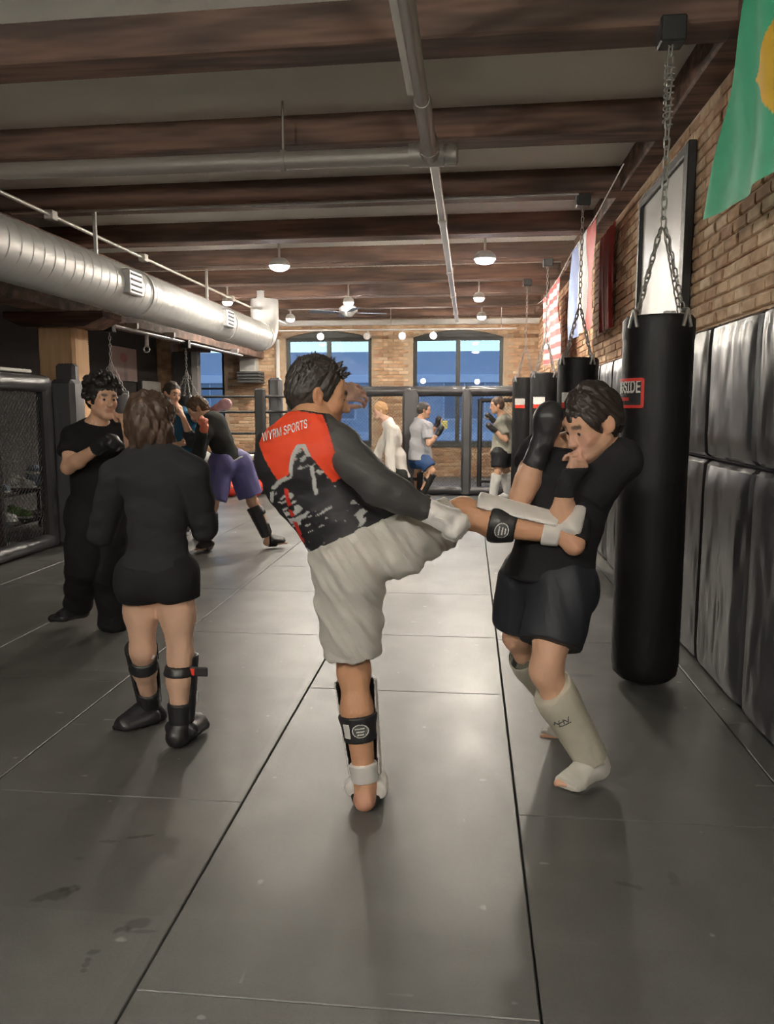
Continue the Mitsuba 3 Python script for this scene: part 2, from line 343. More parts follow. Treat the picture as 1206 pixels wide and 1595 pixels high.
for x in (-1.27, -4.0):
    put('hanger_rod', tube([(x, PY - 0.02 * x, PZ + 0.05), (x, PY - 0.02 * x, ZC)], 0.008, 8), PIPE, sk_, smooth=True)
    put('hanger_ring', tube([(x - 0.015, PY - 0.02 * x, PZ), (x + 0.015, PY - 0.02 * x, PZ)], 0.068, 16), PIPE, sk_, smooth=40)
ck2 = thing('conduit_strip', 'pale metal conduit strip running along the ceiling towards the windows', 'conduit')
put('channel', cbox((-0.365, -3.5, 3.16), (-0.315, 4.65, 3.205), 0.004), CONDUIT, ck2)
put('channel', cbox((-0.305, PY + 0.085, 3.14), (-0.24, 16.2, 3.195), 0.006), CONDUIT, ck2)
for y in (7.6, 10.4, 12.6, 14.9): put('coupling', cbox((-0.315, y - 0.05, 3.13), (-0.23, y + 0.05, 3.205), 0.006), CONDUIT, ck2)
ck3 = thing('thin_conduit', 'thin metal conduit above the round duct carrying small lamps', 'conduit')
put('run', tube([(-3.66, PY + 0.3, 3.12), (-3.66, 16.0, 3.12)], 0.017, 10), CONDUIT, ck3, smooth=True)
for y in (6.9, 8.9, 12.25, 14.6): put('junction_box', cbox((-3.70, y - 0.05, 3.08), (-3.62, y + 0.05, 3.16), 0.006), CONDUIT, ck3)
# conduit on the underside edge of two joists
ck4 = thing('joist_cable', 'thin shiny cable pipe clipped along the third joist', 'conduit')
put('run', tube([(-4.3, 7.25 + 0.13, 3.262), (0.9, 7.25 - 0.03, 3.262)], 0.012, 8), STEEL, ck4, smooth=True)
# ---- lamps
def add_lamp(x, y, label, z=3.14, r=0.085, top=ZC, sc=1.0, group=None):
    k = thing('ceiling_lamp', label, 'ceiling lamp', group)
    lathe_shape([(0.0, z + 0.10), (r * 0.6, z + 0.10), (r * 1.0, z + 0.06), (r * 1.06, z + 0.012), (r * 0.98, z + 0.012), (r * 0.9, z + 0.02)], (x, y, 0), GREYL, 'housing', k, 24)
    put('stem', tube([(x, y, z + 0.09), (x, y, top)], 0.014, 8), GREYL, k, smooth=True)
    n = 20; a = np.arange(n) * 2 * np.pi / n
    m = lathe([(0.0, z - 0.05), (r * 0.45, z - 0.045), (r * 0.8, z - 0.026), (r * 0.96, z - 0.002), (r * 0.97, z + 0.014)], 20, (x, y, 0))
    if m.face_normals[:, 2].mean() > 0: m.invert()
    scene[k + '__lens'] = {**mikit.ply(m, 'bsdf_lens'), 'emitter': {'type': 'area', 'radiance': rgb([LAMP * sc * c for c in WARM])}}
    return k
for x, y, lab in [(-2.31, 9.75, 'bright ceiling lamp left of the conduit strip, nearest of the lit ones'), (0.15, 9.55, 'bright ceiling lamp right of the conduit strip, nearest on that side'),
        (-3.92, 12.9, 'small ceiling lamp beside the thin conduit over the duct'), (-3.45, 15.4, 'ceiling lamp over the end of the duct near the back wall'),
        (-1.98, 13.15, 'ceiling lamp just above the ceiling fan'), (0.12, 12.85, 'second ceiling lamp in the row right of the conduit strip'), (0.20, 15.4, 'farthest ceiling lamp in the row right of the conduit strip')]:
    add_lamp(x, y, lab, r=0.12 if y < 10 else 0.085)
for x, y, lab in [(-2.0, -0.2, 'white globe lamp outside the view, left of the viewpoint'), (0.3, -1.0, 'white globe lamp outside the view, behind the viewpoint')]:
    k = thing('globe_lamp', lab, 'globe lamp')
    g_ = trimesh.creation.icosphere(2, 0.12); g_.apply_translation((x, y, 2.6))
    scene[k + '__globe'] = {**mikit.ply(g_, 'bsdf_lens', smooth=True), 'emitter': {'type': 'area', 'radiance': rgb([LAMP * 0.46 * c for c in (1.0, 0.95, 0.85)])}}
    put('cord', tube([(x, y, 2.74), (x, y, ZC)], 0.008, 8), BLACKM, k); put('cap', tube([(x, y, 2.70), (x, y, 2.76)], 0.03, 12), GREYL, k)
trk = thing('lamp_track', 'thin black lamp track in front of the far windows', 'lamp track')
put('rail', cbox((-4.2, 16.28, 3.0), (0.9, 16.32, 3.03), 0.004), GREYL, trk)
for x in (-3.9, -1.6, 0.6): put('drop_rod', tube([(x, 16.3, 3.02), (x, 16.3, ZC)], 0.008, 8), GREYL, trk)
def spot(x, label, on=True):
    k = thing('track_lamp', label, 'track lamp')
    d = unit(V(-0.02 * x, -1, -0.35)); c = V(x, 16.2, 2.895)
    put('arm', tube([(x, 16.3, 3.0), (x, 16.26, 2.93)], 0.012, 8), GREYL, k)
    prof = np.array([(0, -0.09), (0.05, -0.085), (0.062, 0.03), (0.075, 0.05), (0.07, 0.052)])
    m = lathe(prof, 20); M = np.eye(4); M[:3, :3] = trimesh.geometry.align_vectors([0, 0, 1], d)[:3, :3]; M[:3, 3] = c
    put('can', xform(m, M), GREYL, k, smooth=35)
    l = lathe([(0.0, 0.058), (0.068, 0.048)], 20)
    if l.face_normals[:, 2].mean() < 0: l.invert()
    e = {**mikit.ply(xform(l, M), 'bsdf_lens')}
    if on: e['emitter'] = {'type': 'area', 'radiance': rgb([LAMP * 0.45 * c_ for c_ in WARM])}
    scene[k + '__lens'] = e
spot(-3.01, 'lit track lamp in front of the left window'); spot(-1.36, 'lit track lamp left of the pair between the windows'); spot(-0.74, 'lit track lamp right of the pair, over the right window'); spot(-2.07, 'unlit pale track lamp right of the left window', False)
# ---- ceiling fan
fk = thing('ceiling_fan', 'grey four-bladed ceiling fan hanging before the left window', 'ceiling fan')
FX, FY, FZ = -2.04, 13.5, 3.06
lathe_shape([(0, FZ + 0.10), (0.10, FZ + 0.09), (0.15, FZ + 0.05), (0.155, FZ - 0.01), (0.10, FZ - 0.05), (0.06, FZ - 0.09), (0, FZ - 0.10)], (FX, FY, 0), GREYL, 'motor', fk, 28)
put('down_rod', tube([(FX, FY, FZ + 0.08), (FX, FY, ZC)], 0.02, 10), GREYL, fk, smooth=True)
bl = extr(Polygon([(0.16, -0.035), (0.26, -0.07), (0.62, -0.075), (0.66, 0), (0.62, 0.075), (0.26, 0.07), (0.16, 0.035)]), 0.008)
for ang in (20, 110, 200, 290): put('blade', xform(bl, rot(ang, [0, 0, 1]) @ rot(10, [1, 0, 0])), BLUEGREY, fk) ; scene[list(scene)[-1]]['to_world'] = T().translate([FX, FY, FZ - 0.03])
# ================================================================ right side: bags, flags, poster
CL = 0.062
def link_mesh(L=0.062, w=0.034, r=0.0048, n=10, m=6):
    a = np.linspace(0, 2 * np.pi, n, endpoint=False); st = (L - w) / 2
    p = np.c_[w / 2 * np.cos(a) * 0.9, 0 * a, w / 2 * np.sin(a) + np.where(np.sin(a) >= -1e-9, st, -st)]
    return tube(p, r, m, closed=True)
LINK = mikit.ply(link_mesh(), STEEL, smooth=True)
LINKS = mikit.ply(link_mesh(0.05, 0.028, 0.0038, 8, 5), STEEL, smooth=True)
def chain(a, b, parent, pitch, form, single=True, name='chain_link'):
    a, b = np.asarray(a, float), np.asarray(b, float); L = np.linalg.norm(b - a); n = max(2, int(round(L / pitch)))
    R = trimesh.geometry.align_vectors([0, 0, 1], unit(b - a))[:3, :3]
    ms = []
    for i in range(n):
        M = np.eye(4); M[:3, :3] = R @ rot(90 * (i % 2) + 20, [0, 0, 1])[:3, :3]; M[:3, 3] = a + (b - a) * (i + 0.5) / n
        ms.append(M)
    if single:
        for M in ms: put_at(name, form, T(M.tolist()), parent)
    else:
        lm = link_mesh(0.055, 0.03, 0.0042, 8, 4)
        put('chain', cat_([xform(lm, M) for M in ms]), STEEL, parent, smooth=True, kind='stuff')
def bag(x, y, ztop, zbot, r, label, detail, ztie, hook=3.28, tex=True):
    k = thing('punching_bag', label, 'punching bag', None)
    n = 36; H = ztop - zbot
    prof = [(0, zbot), (r * 0.8, zbot + 0.004), (r * 0.95, zbot + 0.03), (r, zbot + 0.09)] + [(r * (1 + 0.006 * math.sin(9 * t)), zbot + 0.09 + (H - 0.12) * t) for t in np.linspace(0.05, 0.97, 24)] + [(r * 0.985, ztop), (r * 0.94, ztop + 0.012), (r * 0.90, ztop - 0.015), (0, ztop - 0.02)]
    m = lathe(prof, 44, (x, y, 0))
    put('body', m, BAG, k, smooth=40)
    put('top_band', tube([(x, y, ztop - 0.10), (x, y, ztop - 0.005)], r + 0.004, 40, caps=False), BAG, k, smooth=40)
    for j in range(4):
        a = math.radians(35 + 90 * j); ca, sa = math.cos(a), math.sin(a)
        px_, py_ = x + (r + 0.006) * ca, y + (r + 0.006) * sa
        w = V(-sa, ca, 0) * 0.02
        p0, p1 = V(px_, py_, ztop + 0.035), V(px_, py_, ztop - 0.05)
        st = cat_([tube([p0, p1 + w * 1.3], 0.009, 6), tube([p0, p1 - w * 1.3], 0.009, 6), tube([p0 + V(-ca, -sa, 0) * 0.03, p0], 0.009, 6)])
        put('strap', st, STEEL, k)
        chain((px_ - ca * 0.03, py_ - sa * 0.03, ztop + 0.03), (x + ca * 0.015, y + sa * 0.015, ztie), k, 0.045, LINKS, detail, 'strap_link' if detail else 'strap_chain')
    if detail:
        lathe_shape([(0, ztop + 0.03), (0.03, ztop + 0.03), (0.034, ztop + 0.01), (0.034, ztop - 0.03), (0, ztop - 0.03)], (x + 0.03, y - r * 0.5, 0), GREYL, 'rivet', k, 16)
    chain((x, y, ztie), (x, y, hook - 0.04), k, 0.047, LINK, detail)
    if detail:
        put('spring', tube([(x + 0.022 * math.cos(t), y + 0.022 * math.sin(t), hook - 0.45 + 0.28 * t / 60) for t in np.linspace(0, 60, 240)], 0.004, 5), STEEL, k, smooth=True)
    put('mount_bracket', cbox((x - 0.06, y - 0.06, hook - 0.09), (x + 0.06, y + 0.06, hook + 0.03), 0.008), BLACKM, k)
    return k
def bend_on_bag(m, x, y, r, ang, z):
    """flat mesh (x right, y up, z out) wrapped onto the bag; ang measured from -y towards +x"""
    v = m.vertices.copy(); th = ang + v[:, 0] / r; rr = r + v[:, 2]
    m = m.copy(); m.vertices = np.c_[x + rr * np.sin(th), y - rr * np.cos(th), z + v[:, 1]]
    return m
def grid_plate(w, h, d, n=14):
    return box((-w / 2, -h / 2, 0), (w / 2, h / 2, d)).subdivide_to_size(max(w / n, 0.012))
B1 = (0.945, 4.24, 1.895, 0.03, 0.172)
b1 = bag(*B1, 'tall black punching bag nearest the viewer, with a red-edged label', True, 2.34)
def bag_label(k, x, y, r, ang, z, w, h):
    rd = princ('label_red', (0.62, 0.05, 0.04), 0.5) if 'bsdf_label_red' not in scene else 'bsdf_label_red'
    ring = sbox(-w / 2, -h / 2, w / 2, h / 2).buffer(0.012).difference(sbox(-w / 2, -h / 2, w / 2, h / 2).buffer(-0.004))
    put('label_border', bend_on_bag(extr(ring, 0.004).subdivide_to_size(0.03), x, y, r, ang, z), rd, k)
    put('label_field', bend_on_bag(grid_plate(w, h, 0.0022), x, y, r, ang, z), BLACKM, k)
    t = meshkit.text_mesh('RINGSIDE', h * 0.48, 0.0035, bold=True); b = t.bounds; sx = (w * 0.94) / (b[1][0] - b[0][0])
    t.vertices[:, 0] = (t.vertices[:, 0] - b[0][0]) * sx - w * 0.47; t.vertices[:, 1] += h * 0.02
    put('label_lettering', bend_on_bag(t.subdivide_to_size(0.03), x, y, r, ang, z), WHITE, k)
    q = box((-w * 0.36, -h * 0.30, 0), (w * 0.20, -h * 0.16, 0.0035)).subdivide_to_size(0.03)
    put('label_stripe', bend_on_bag(q, x, y, r, ang, z), rd, k)
bag_label(b1, B1[0], B1[1], B1[4] + 0.001, -1.33, 1.525, 0.25, 0.125)
BAGS2 = [(0.955, 7.36, 1.88, 0.12, 0.176, 'black punching bag hanging behind the crouched man, second along the wall'), (0.94, 10.36, 1.88, 0.15, 0.18, 'third black punching bag along the padded wall, by the striped flag'), (0.80, 11.93, 1.88, 0.15, 0.18, 'farthest black punching bag on the right, beside the cage')]
for i, (x, y, zt, zb, r, lab) in enumerate(BAGS2):
    k = bag(x, y, zt, zb, r, lab, False, 2.32)
    z0 = 1.50
    t = grid_plate(0.16, 0.09, 0.003)
    put('label', bend_on_bag(t, x, y, r + 0.001, -0.5, z0 + 0.045), WHITE, k)
    t = grid_plate(0.16, 0.05, 0.003)
    put('label_band', bend_on_bag(t, x, y, r + 0.001, -0.5, z0 - 0.025), RED, k)
# flags: pieces of cloth, flat print
def flag(name, label, cat, x, ys, z_top, z_bot, fn, wave=0.03, nx=40, nz=26, skew=0.0, seed=1, dz=None, cast=True):
    ya, yb = ys
    u, w = np.meshgrid(np.linspace(0, 1, nx + 1), np.linspace(0, 1, nz + 1), indexing='ij')
    y = ya + (yb - ya) * u + skew * w * (1 - u * 0.6); z = z_top + (z_bot - z_top) * w
    if dz is not None: z = z + dz(u, w)
    ph = 13 * u + 1.5 * np.sin(3 * w + seed)
    xx = x + wave * (0.3 + 0.7 * w) * np.sin(ph) + 0.4 * wave * np.sin(2.3 * ph + seed)
    P = np.stack([xx, y, z], -1).reshape(-1, 3); N = len(P)
    idx = np.arange(N).reshape(nx + 1, nz + 1); q = np.stack([idx[:-1, :-1], idx[1:, :-1], idx[1:, 1:], idx[:-1, 1:]], -1).reshape(-1, 4)
    col = fn(u.ravel(), w.ravel())
    return put(name, trimesh.Trimesh(P, np.vstack([q[:, [0, 1, 2]], q[:, [0, 2, 3]]]), process=False), SATIN, smooth=True, color=col, label=label, cat=cat)
def green_fn(u, w):
    inside = np.abs(u - 0.5) / 0.29 + np.abs(w - 0.48) / 0.30 < 1
    c = np.where(inside[:, None], V(0.80, 0.50, 0.05), V(0.075, 0.48, 0.27)); 
    blue = ((u - 0.5) * 1.5) ** 2 + (w - 0.48) ** 2 < 0.018
    return np.where(blue[:, None], V(0.03, 0.08, 0.35), c)
flag('green_flag', 'green flag with a yellow diamond hanging at the top right corner', 'flag', 1.15, (3.82, 2.4), 3.22, 2.36, green_fn, 0.022, 150, 90, 0.36, 2, dz=lambda u, w: 0.02 * u - 0.05 * w * u)
def tri_fn(u, w): return np.where((u < 0.30)[:, None], V(0.62, 0.06, 0.04), np.where((u < 0.66)[:, None], V(0.66, 0.65, 0.64), V(0.14, 0.20, 0.42)))
flag('striped_flag', 'red, white and blue vertically striped flag over the second punching bag', 'flag', 1.12, (7.70, 9.5), 3.18, 2.21, tri_fn, 0.02, 60, 30, 0.0, 3)
def us_fn(u, w):
    s = (np.floor(w * 13) % 2 == 0)
    return np.where(s[:, None], V(0.62, 0.12, 0.12), V(0.72, 0.68, 0.66))
flag('striped_flag', 'faded flag with thin red and white stripes, farthest of the flags', 'flag', 1.12, (10.65, 12.85), 3.12, 2.08, us_fn, 0.03, 60, 60, 0.0, 5)
flag('red_banner', 'dark red banner hanging flat on the brick wall beside the striped flag', 'banner', 1.335, (7.94, 8.8), 3.2, 2.22, lambda u, w: np.tile(V(0.30, 0.035, 0.03), (len(u), 1)), 0.012, 40, 30, 0, 4)
cord = thing('flag_cord', 'thin pale cord from which the wall flags hang', 'cord')
put('line', tube([(1.12, 6.4, 3.26), (1.12, 7.7, 3.185), (1.12, 9.5, 3.185), (1.12, 10.65, 3.125), (1.12, 12.85, 3.125), (1.12, 14.0, 3.2)], 0.006, 6), WHITE, cord)
pk = thing('framed_poster', 'large black-framed pale poster on the brick wall behind the nearest bag', 'poster')
def f_poster(p, n, uv):
    t = (p.z - 1.95) / 1.15; u = (p.y - 5.4) / 1.4
    g = mix((0.60, 0.57, 0.55), (0.44, 0.44, 0.42), smoothstep(0.35, 0.95, t + 0.25 * (fbm(p.y * 3, p.z * 3) - 0.5)))
    d = smoothstep(0.12, 0.02, dr.abs(u - 0.55 + 0.25 * (t - 0.5) * noise(p.y * 6, p.z * 6))) * smoothstep(0.9, 0.5, t)
    return mix(g, mi.Color3f(0.52, 0.42, 0.40), 0.35 * d)
PR = princ('poster_print', proc(f_poster), 0.4)
put('print', box((XR - 0.045, 5.45, 1.86), (XR - 0.03, 6.78, 3.03)), PR, pk)
for lo, hi in (((5.35, 1.84), (5.46, 3.10)), ((6.76, 1.84), (6.83, 3.10)), ((5.35, 3.03), (6.83, 3.10)), ((5.35, 1.84), (6.83, 1.9))):
    put('frame', cbox((XR - 0.075, lo[0], lo[1]), (XR - 0.02, hi[0], hi[1]), 0.008), BLACKM, pk)
# ================================================================ cages, ring and the far left
def diamond_mesh(w, h, pitch, r):
    """chain link wires in a w x h rectangle, xz plane"""
    out = []
    def seg(a, b):
        a, b = np.array(a), np.array(b); d = (b - a) / np.linalg.norm(b - a); n_ = np.array([-d[1], d[0]])
        ring = [(n_[0] * r, 0, n_[1] * r), (-n_[0] * r * .5, r * .87, -n_[1] * r * .5), (-n_[0] * r * .5, -r * .87, -n_[1] * r * .5)]
        v = [(a[0] + q[0], q[1], a[1] + q[2]) for q in ring] + [(b[0] + q[0], q[1], b[1] + q[2]) for q in ring]
        return v
    V_, F_ = [], []
    fc = [[0, 1, 4], [0, 4, 3], [1, 2, 5], [1, 5, 4], [2, 0, 3], [2, 3, 5]]
    for s in (1, -1):
        c = -h if s > 0 else 0.0
        c0 = -h; c = c0
        while c < w:
            x0, x1 = (c, c + h)
            t0, t1 = max(0, -x0 / h), min(1, (w - x0) / h)
            if t1 > t0 + 1e-3:
                a = (x0 + h * t0, h * t0 if s > 0 else h - h * t0); b = (x0 + h * t1, h * t1 if s > 0 else h - h * t1)
                F_ += [[i + len(V_) for i in f] for f in fc]; V_ += seg(a, b)
            c += pitch
    return trimesh.Trimesh(np.array(V_), np.array(F_), process=False)
def roll_pad(a, b, r, n=14, seed=0):
    m = tube(np.linspace(a, b, 24), r, n); m.vertices += 0.012 * (meshkit.noise(m.vertices * 5, seed)[:, None] - 0.5)
    return m
cg = thing('cage_fence', 'black padded cage fence across the room in front of the far windows', 'cage fence')
CY = 13.4
PX = [-2.95, -0.98, -0.05, 0.86]
for x, w in zip(PX, (0.10, 0.135, 0.085, 0.07)):
    put('post_pad', cbox((x - w, CY - 0.10, 0.0), (x + w, CY + 0.10, 1.78), 0.04), PADGREY, cg, smooth=40)
for a, b in zip(PX[:-1], PX[1:]):
    put('top_pad', roll_pad((a, CY, 1.73), (b, CY, 1.73), 0.085), VINYL, cg, smooth=True)
    put('bottom_pad', roll_pad((a, CY, 0.08), (b, CY, 0.08), 0.08), VINYL, cg, smooth=True)
    mm = diamond_mesh(b - a, 1.6, 0.055, 0.0034); mm.apply_translation((a, CY, 0.1))
    put('wire_mesh', mm, WIRE, cg, kind='stuff')
put('gate_frame', cat_([tube([(0.17, CY, 0.05), (0.17, CY, 1.60)], 0.04, 10), tube([(0.17, CY, 1.58), (0.82, CY, 1.58)], 0.035, 10), tube([(0.17, CY, 0.25), (0.82, CY, 0.25)], 0.035, 10)]), BLACKM, cg, smooth=40)
lc = thing('cage_fence', 'black cage fence with padded end post along the left edge', 'cage fence')
LX = -4.36
put('post_pad', cbox((LX + 0.0, 7.98, 0.0), (LX + 0.27, 8.26, 1.75), 0.045).subdivide_to_size(0.06), PADGREY, lc, smooth=40)
put('post_pad', cbox((LX - 0.06, 7.80, 0.0), (LX + 0.06, 7.97, 1.77), 0.03), VINYL, lc, smooth=40)
put('post_pad', cbox((LX - 0.10, 3.7, 0.0), (LX + 0.13, 4.0, 1.77), 0.045), PADGREY, lc, smooth=40)
put('top_pad', roll_pad((LX, 3.95, 1.70), (LX, 7.85, 1.70), 0.09), VINYL, lc, smooth=True)
put('bottom_pad', roll_pad((LX, 3.95, 0.08), (LX, 7.85, 0.08), 0.075), VINYL, lc, smooth=True)
mm = diamond_mesh(3.9, 1.62, 0.06, 0.0024); mm.apply_transform(rot(90, [0, 0, 1])); mm.apply_translation((LX, 3.95, 0.08))
put('wire_mesh', mm, WIRE, lc, kind='stuff')
tl = thing('tube_lamp', 'slim white strip lying along the top of the left cage', 'light strip')
put('diffuser', tube([(LX, 5.6, 1.816), (LX, 7.65, 1.816)], 0.018, 10), WHITE, tl, smooth=True)
# boxing ring behind
rk = thing('boxing_ring', 'boxing ring with black posts and dark ropes against the brick on the left', 'boxing ring')
RY = 13.3
put('post', cbox((-3.60, RY - 0.08, 0), (-3.44, RY + 0.08, 1.78), 0.02), BLACKM, rk)
put('corner_pad', cbox((-3.46, RY + 0.30, 0.35), (-3.24, RY + 0.5, 1.97), 0.04), PADGREY, rk)
put('corner_post', tube([(-3.35, RY + 0.42, 0.0), (-3.35, RY + 0.42, 1.62)], 0.05, 12), BLACKM, rk)
for i, z in enumerate((1.65, 1.39, 1.03, 0.70)):
    put('rope', tube([(XL + 0.03, RY, z + 0.03), (-5.0, RY, z - 0.01), (-3.5, RY, z)], 0.022, 10), BLACKM, rk, smooth=True)
    put('rope', tube([(-3.5, RY, z), (-2.6, RY + 0.9, z)], 0.022, 10), BLACKM, rk, smooth=True)
    put('turnbuckle', tube([(-3.56, RY - 0.02, z), (-3.36, RY + 0.42, z)], 0.028, 10), STEEL, rk, smooth=True)
put('apron', cbox((XL + 0.02, RY - 0.02, 0.0), (-3.62, RY + 0.1, 0.34), 0.02), BLACKM, rk)
for x, lab in ((-3.53, 'red ball on the floor beside the ring post'), (-3.93, 'red ball on the floor behind the man in purple shorts')):
    s = trimesh.creation.icosphere(3, 0.16); s.vertices *= [1, 1, 0.98]; s.apply_translation((x, 12.8, 0.157))
    k = thing('exercise_ball', lab, 'ball'); put('shell', s, RED, k, smooth=True)
    put('valve_band', tube([(x + 0.161 * math.cos(t), 12.8 + 0.161 * math.sin(t), 0.157) for t in np.linspace(0, 2 * np.pi, 33)[:-1]], 0.006, 5, closed=True), BLACKM, k)
bk = thing('black_bench', 'low black equipment bench with a white top by the ring post', 'bench')
put('top', cbox((-3.95, 12.95, 0.62), (-3.12, 13.22, 0.68), 0.01), WHITE, bk); put('shelf', cbox((-3.93, 12.97, 0.36), (-3.14, 13.2, 0.40), 0.01), BLACKM, bk)
for x in (-3.9, -3.17): put('leg', cbox((x - 0.03, 12.98, 0), (x + 0.03, 13.2, 0.63), 0.008), BLACKM, bk)
put('gear_bag', cbox((-3.8, 12.98, 0.40), (-3.3, 13.2, 0.58), 0.05), BLACKM, bk)
# wall heater unit
hk = thing('wall_heater', 'grey box heater over a dark louvred grille on the lit brick by the ring', 'wall unit')
put('box', cbox((-4.86, YB - 0.30, 2.20), (-4.50, YB - 0.03, 2.66), 0.015), GREYL, hk)
for j in range(4): put('louvre', cbox((-4.86, YB - 0.50, 1.98 + 0.062 * j), (-4.38, YB - 0.04, 2.03 + 0.062 * j), 0.01), CHARM, hk)
put('cap_lamp', cbox((-4.86, YB - 0.24, 2.66), (-4.52, YB - 0.03, 2.76), 0.02), WHITE, hk)
put('pipe', tube([(-4.08, YB - 0.075, 0.4), (-4.08, YB - 0.075, 2.9)], 0.045, 10), WHITE, hk, smooth=True)
# left side bags under the girder rail
rl = thing('bag_rail', 'thin steel rail below the dark girder for hanging bags', 'rail')
put('bar', tube([(-4.3, 9.1, 2.44), (-4.3, 15.0, 2.44)], 0.02, 10), STEEL, rl, smooth=True)
for y in (10.1, 11.4, 14.6): put('bracket', cbox((-4.43, y - 0.03, 2.46), (-4.26, y + 0.03, 2.54), 0.006), STEEL, rl)
def left_bag(x, y, lab, hook=2.44):
    return bag(x, y, 1.62, 0.3, 0.18, lab, False, 1.98, hook)
left_bag(-4.30, 9.35, 'black punching bag on a chain behind the curly-haired man'); left_bag(-4.30, 11.95, 'black punching bag on four chains left of the narrow window')
hk2 = thing('swivel_hook', 'empty steel swivel hook on the rail between the two left bags', 'hook')
put('shank', tube([(-4.3, 10.45, 2.42), (-4.3, 10.45, 2.27)], 0.03, 10), STEEL, hk2, smooth=True)
put('eye', tube([(-4.3 + 0.04 * math.cos(t), 10.45, 2.23 + 0.04 * math.sin(t)) for t in np.linspace(0, 2 * np.pi, 17)[:-1]], 0.012, 6, closed=True), STEEL, hk2, smooth=True)
pw = thing('wall_poster', 'small unframed poster of a pink figure on the dark left wall', 'poster')
def f_post2(p, n, uv):
    u, v = (p.y - 14.85) / 0.7, (p.z - 2.28) / 0.36
    b = mi.Color3f(0.42, 0.33, 0.31)
    hd = 1 - smoothstep(0.18, 0.30, dr.sqrt(dr.square(u) + dr.square(v - 0.35)))
    bd = (1 - smoothstep(0.15, 0.28, dr.abs(u))) * (1 - smoothstep(0.2, 0.35, v))
    c = mix(b, mi.Color3f(0.45, 0.16, 0.15), hd * 0.8)
    return mix(c, mi.Color3f(0.17, 0.15, 0.18), bd * 0.7 * noise(p.y * 9, p.z * 3))
put('print', box((XL + 0.0, 14.3, 1.97), (XL + 0.03, 15.45, 2.6)), princ('small_poster', proc(f_post2), 0.7), pw)
put('edge', cbox((XL + 0.0, 14.28, 1.95), (XL + 0.025, 15.47, 1.98), 0.003), BLACKM, pw)
gp = thing('grey_partition', 'tall grey panel leaning on the dark left wall below the poster', 'panel')
put('sheet', cbox((XL + 0.02, 15.5, 0.0), (XL + 0.10, 16.5, 2.0), 0.01), GREYL, gp); put('edge_trim', cbox((XL + 0.02, 15.46, 0.0), (XL + 0.11, 15.5, 2.0), 0.005), CHARM, gp)
dv = thing('dark_screen', 'dark grey column panel right of the reddish brick pier', 'panel')
put('sheet', cbox((-6.20, 16.4, 0), (-5.80, 16.7, 2.62), 0.01), CHARM, dv)
put('cap', cbox((-5.95, 16.35, 2.62), (-5.5, 16.8, 2.78), 0.01), TIMBER, dv)
put('white_edge', cbox((-5.80, 16.4, 0.0), (-5.66, 16.6, 2.62), 0.01), GREYL, dv)
# things beyond the left cage mesh
wb = thing('wooden_bench', 'light wooden bench beyond the mesh at the bottom left', 'bench')
put('seat', cbox((-6.1, 6.3, 0.13), (-4.66, 7.55, 0.19), 0.01), TAN, wb)
for x, y in ((-6.0, 6.4), (-4.76, 6.4), (-6.0, 7.45), (-4.76, 7.45)): put('leg', cbox((x - 0.035, y - 0.035, 0), (x + 0.035, y + 0.035, 0.14), 0.006), TAN, wb)
put('rail', cbox((-4.70, 6.45, 0.03), (-4.66, 7.4, 0.11), 0.006), TAN, wb)
tr = thing('timber_rail', 'pale wooden rail seen through the top of the left cage mesh', 'rail')
put('board', cbox((-4.66, 5.6, 1.62), (-4.58, 7.45, 1.69), 0.008), TAN, tr)
for y in (5.7, 7.42): put('upright', cbox((-4.65, y - 0.03, 0), (-4.59, y + 0.03, 1.62), 0.006), BLACKM, tr)
def blob(name, lab, cat, c, r, mat, sq=(1, 1, 1), seed=0):
    s = trimesh.creation.icosphere(3, 1.0); s.vertices = s.vertices * np.array(sq) * r * (0.95 + 0.1 * meshkit.fbm(s.vertices * 1.5, 2, seed)[:, None]) + np.array(c)
    k = thing(name, lab, cat); put('shell', s, mat, k, smooth=True)
    return k
blob('rubber_ball', 'pink rubber ball on the wooden bench behind the left mesh', 'ball', (-4.86, 7.15, 0.345), 0.155, PINK, seed=1)
sr = thing('shoe_rack', 'low dark rack holding shoes behind the left cage mesh', 'rack')
for z in (0.22, 0.55): put('shelf', cbox((-5.28, 7.75, z - 0.04), (-4.87, 9.3, z), 0.008), BLACKM, sr)
for x, y in ((-5.25, 7.8), (-4.9, 7.8), (-5.25, 9.25), (-4.9, 9.25)): put('upright', cbox((x - 0.02, y - 0.02, 0), (x + 0.02, y + 0.02, 0.58), 0.005), BLACKM, sr)
def shoe(y, z, mat, lab):
    k = thing('training_shoe', lab, 'shoe'); x = -5.12; z += 0.002
    pts = [(x, y, z + 0.075, 0.06), (x + 0.1, y, z + 0.055, 0.05), (x + 0.19, y, z + 0.045, 0.04)]
    s = [xform(trimesh.creation.icosphere(2, r), trimesh.transformations.translation_matrix((a, b, c))) for a, b, c, r in pts]
    put('upper', trimesh.convex.convex_hull(np.vstack([q.vertices for q in s])), mat, k, smooth=50)
    put('sole', cbox((x - 0.06, y - 0.05, z), (x + 0.23, y + 0.05, z + 0.025), 0.01), WHITE, k)
    put('collar', tube([(x - 0.01 + 0.035 * math.cos(t), y + 0.03 * math.sin(t), z + 0.135) for t in np.linspace(0, 2 * np.pi, 13)[:-1]], 0.009, 6, closed=True), mat, k, smooth=True)
shoe(8.05, 0.55, BLUEGREY, 'blue-grey shoe on the upper shelf behind the mesh'); shoe(8.55, 0.55, WHITE, 'white shoe on the upper shelf behind the mesh')
shoe(8.15, 0.22, WHITE, 'white shoe on the lower shelf behind the mesh'); shoe(8.45, 0.22, GREENL, 'green shoe on the lower shelf behind the mesh')
hm = thing('head_guard', 'rounded grey-blue head guard on the upper shelf nearest the cage post', 'head guard')
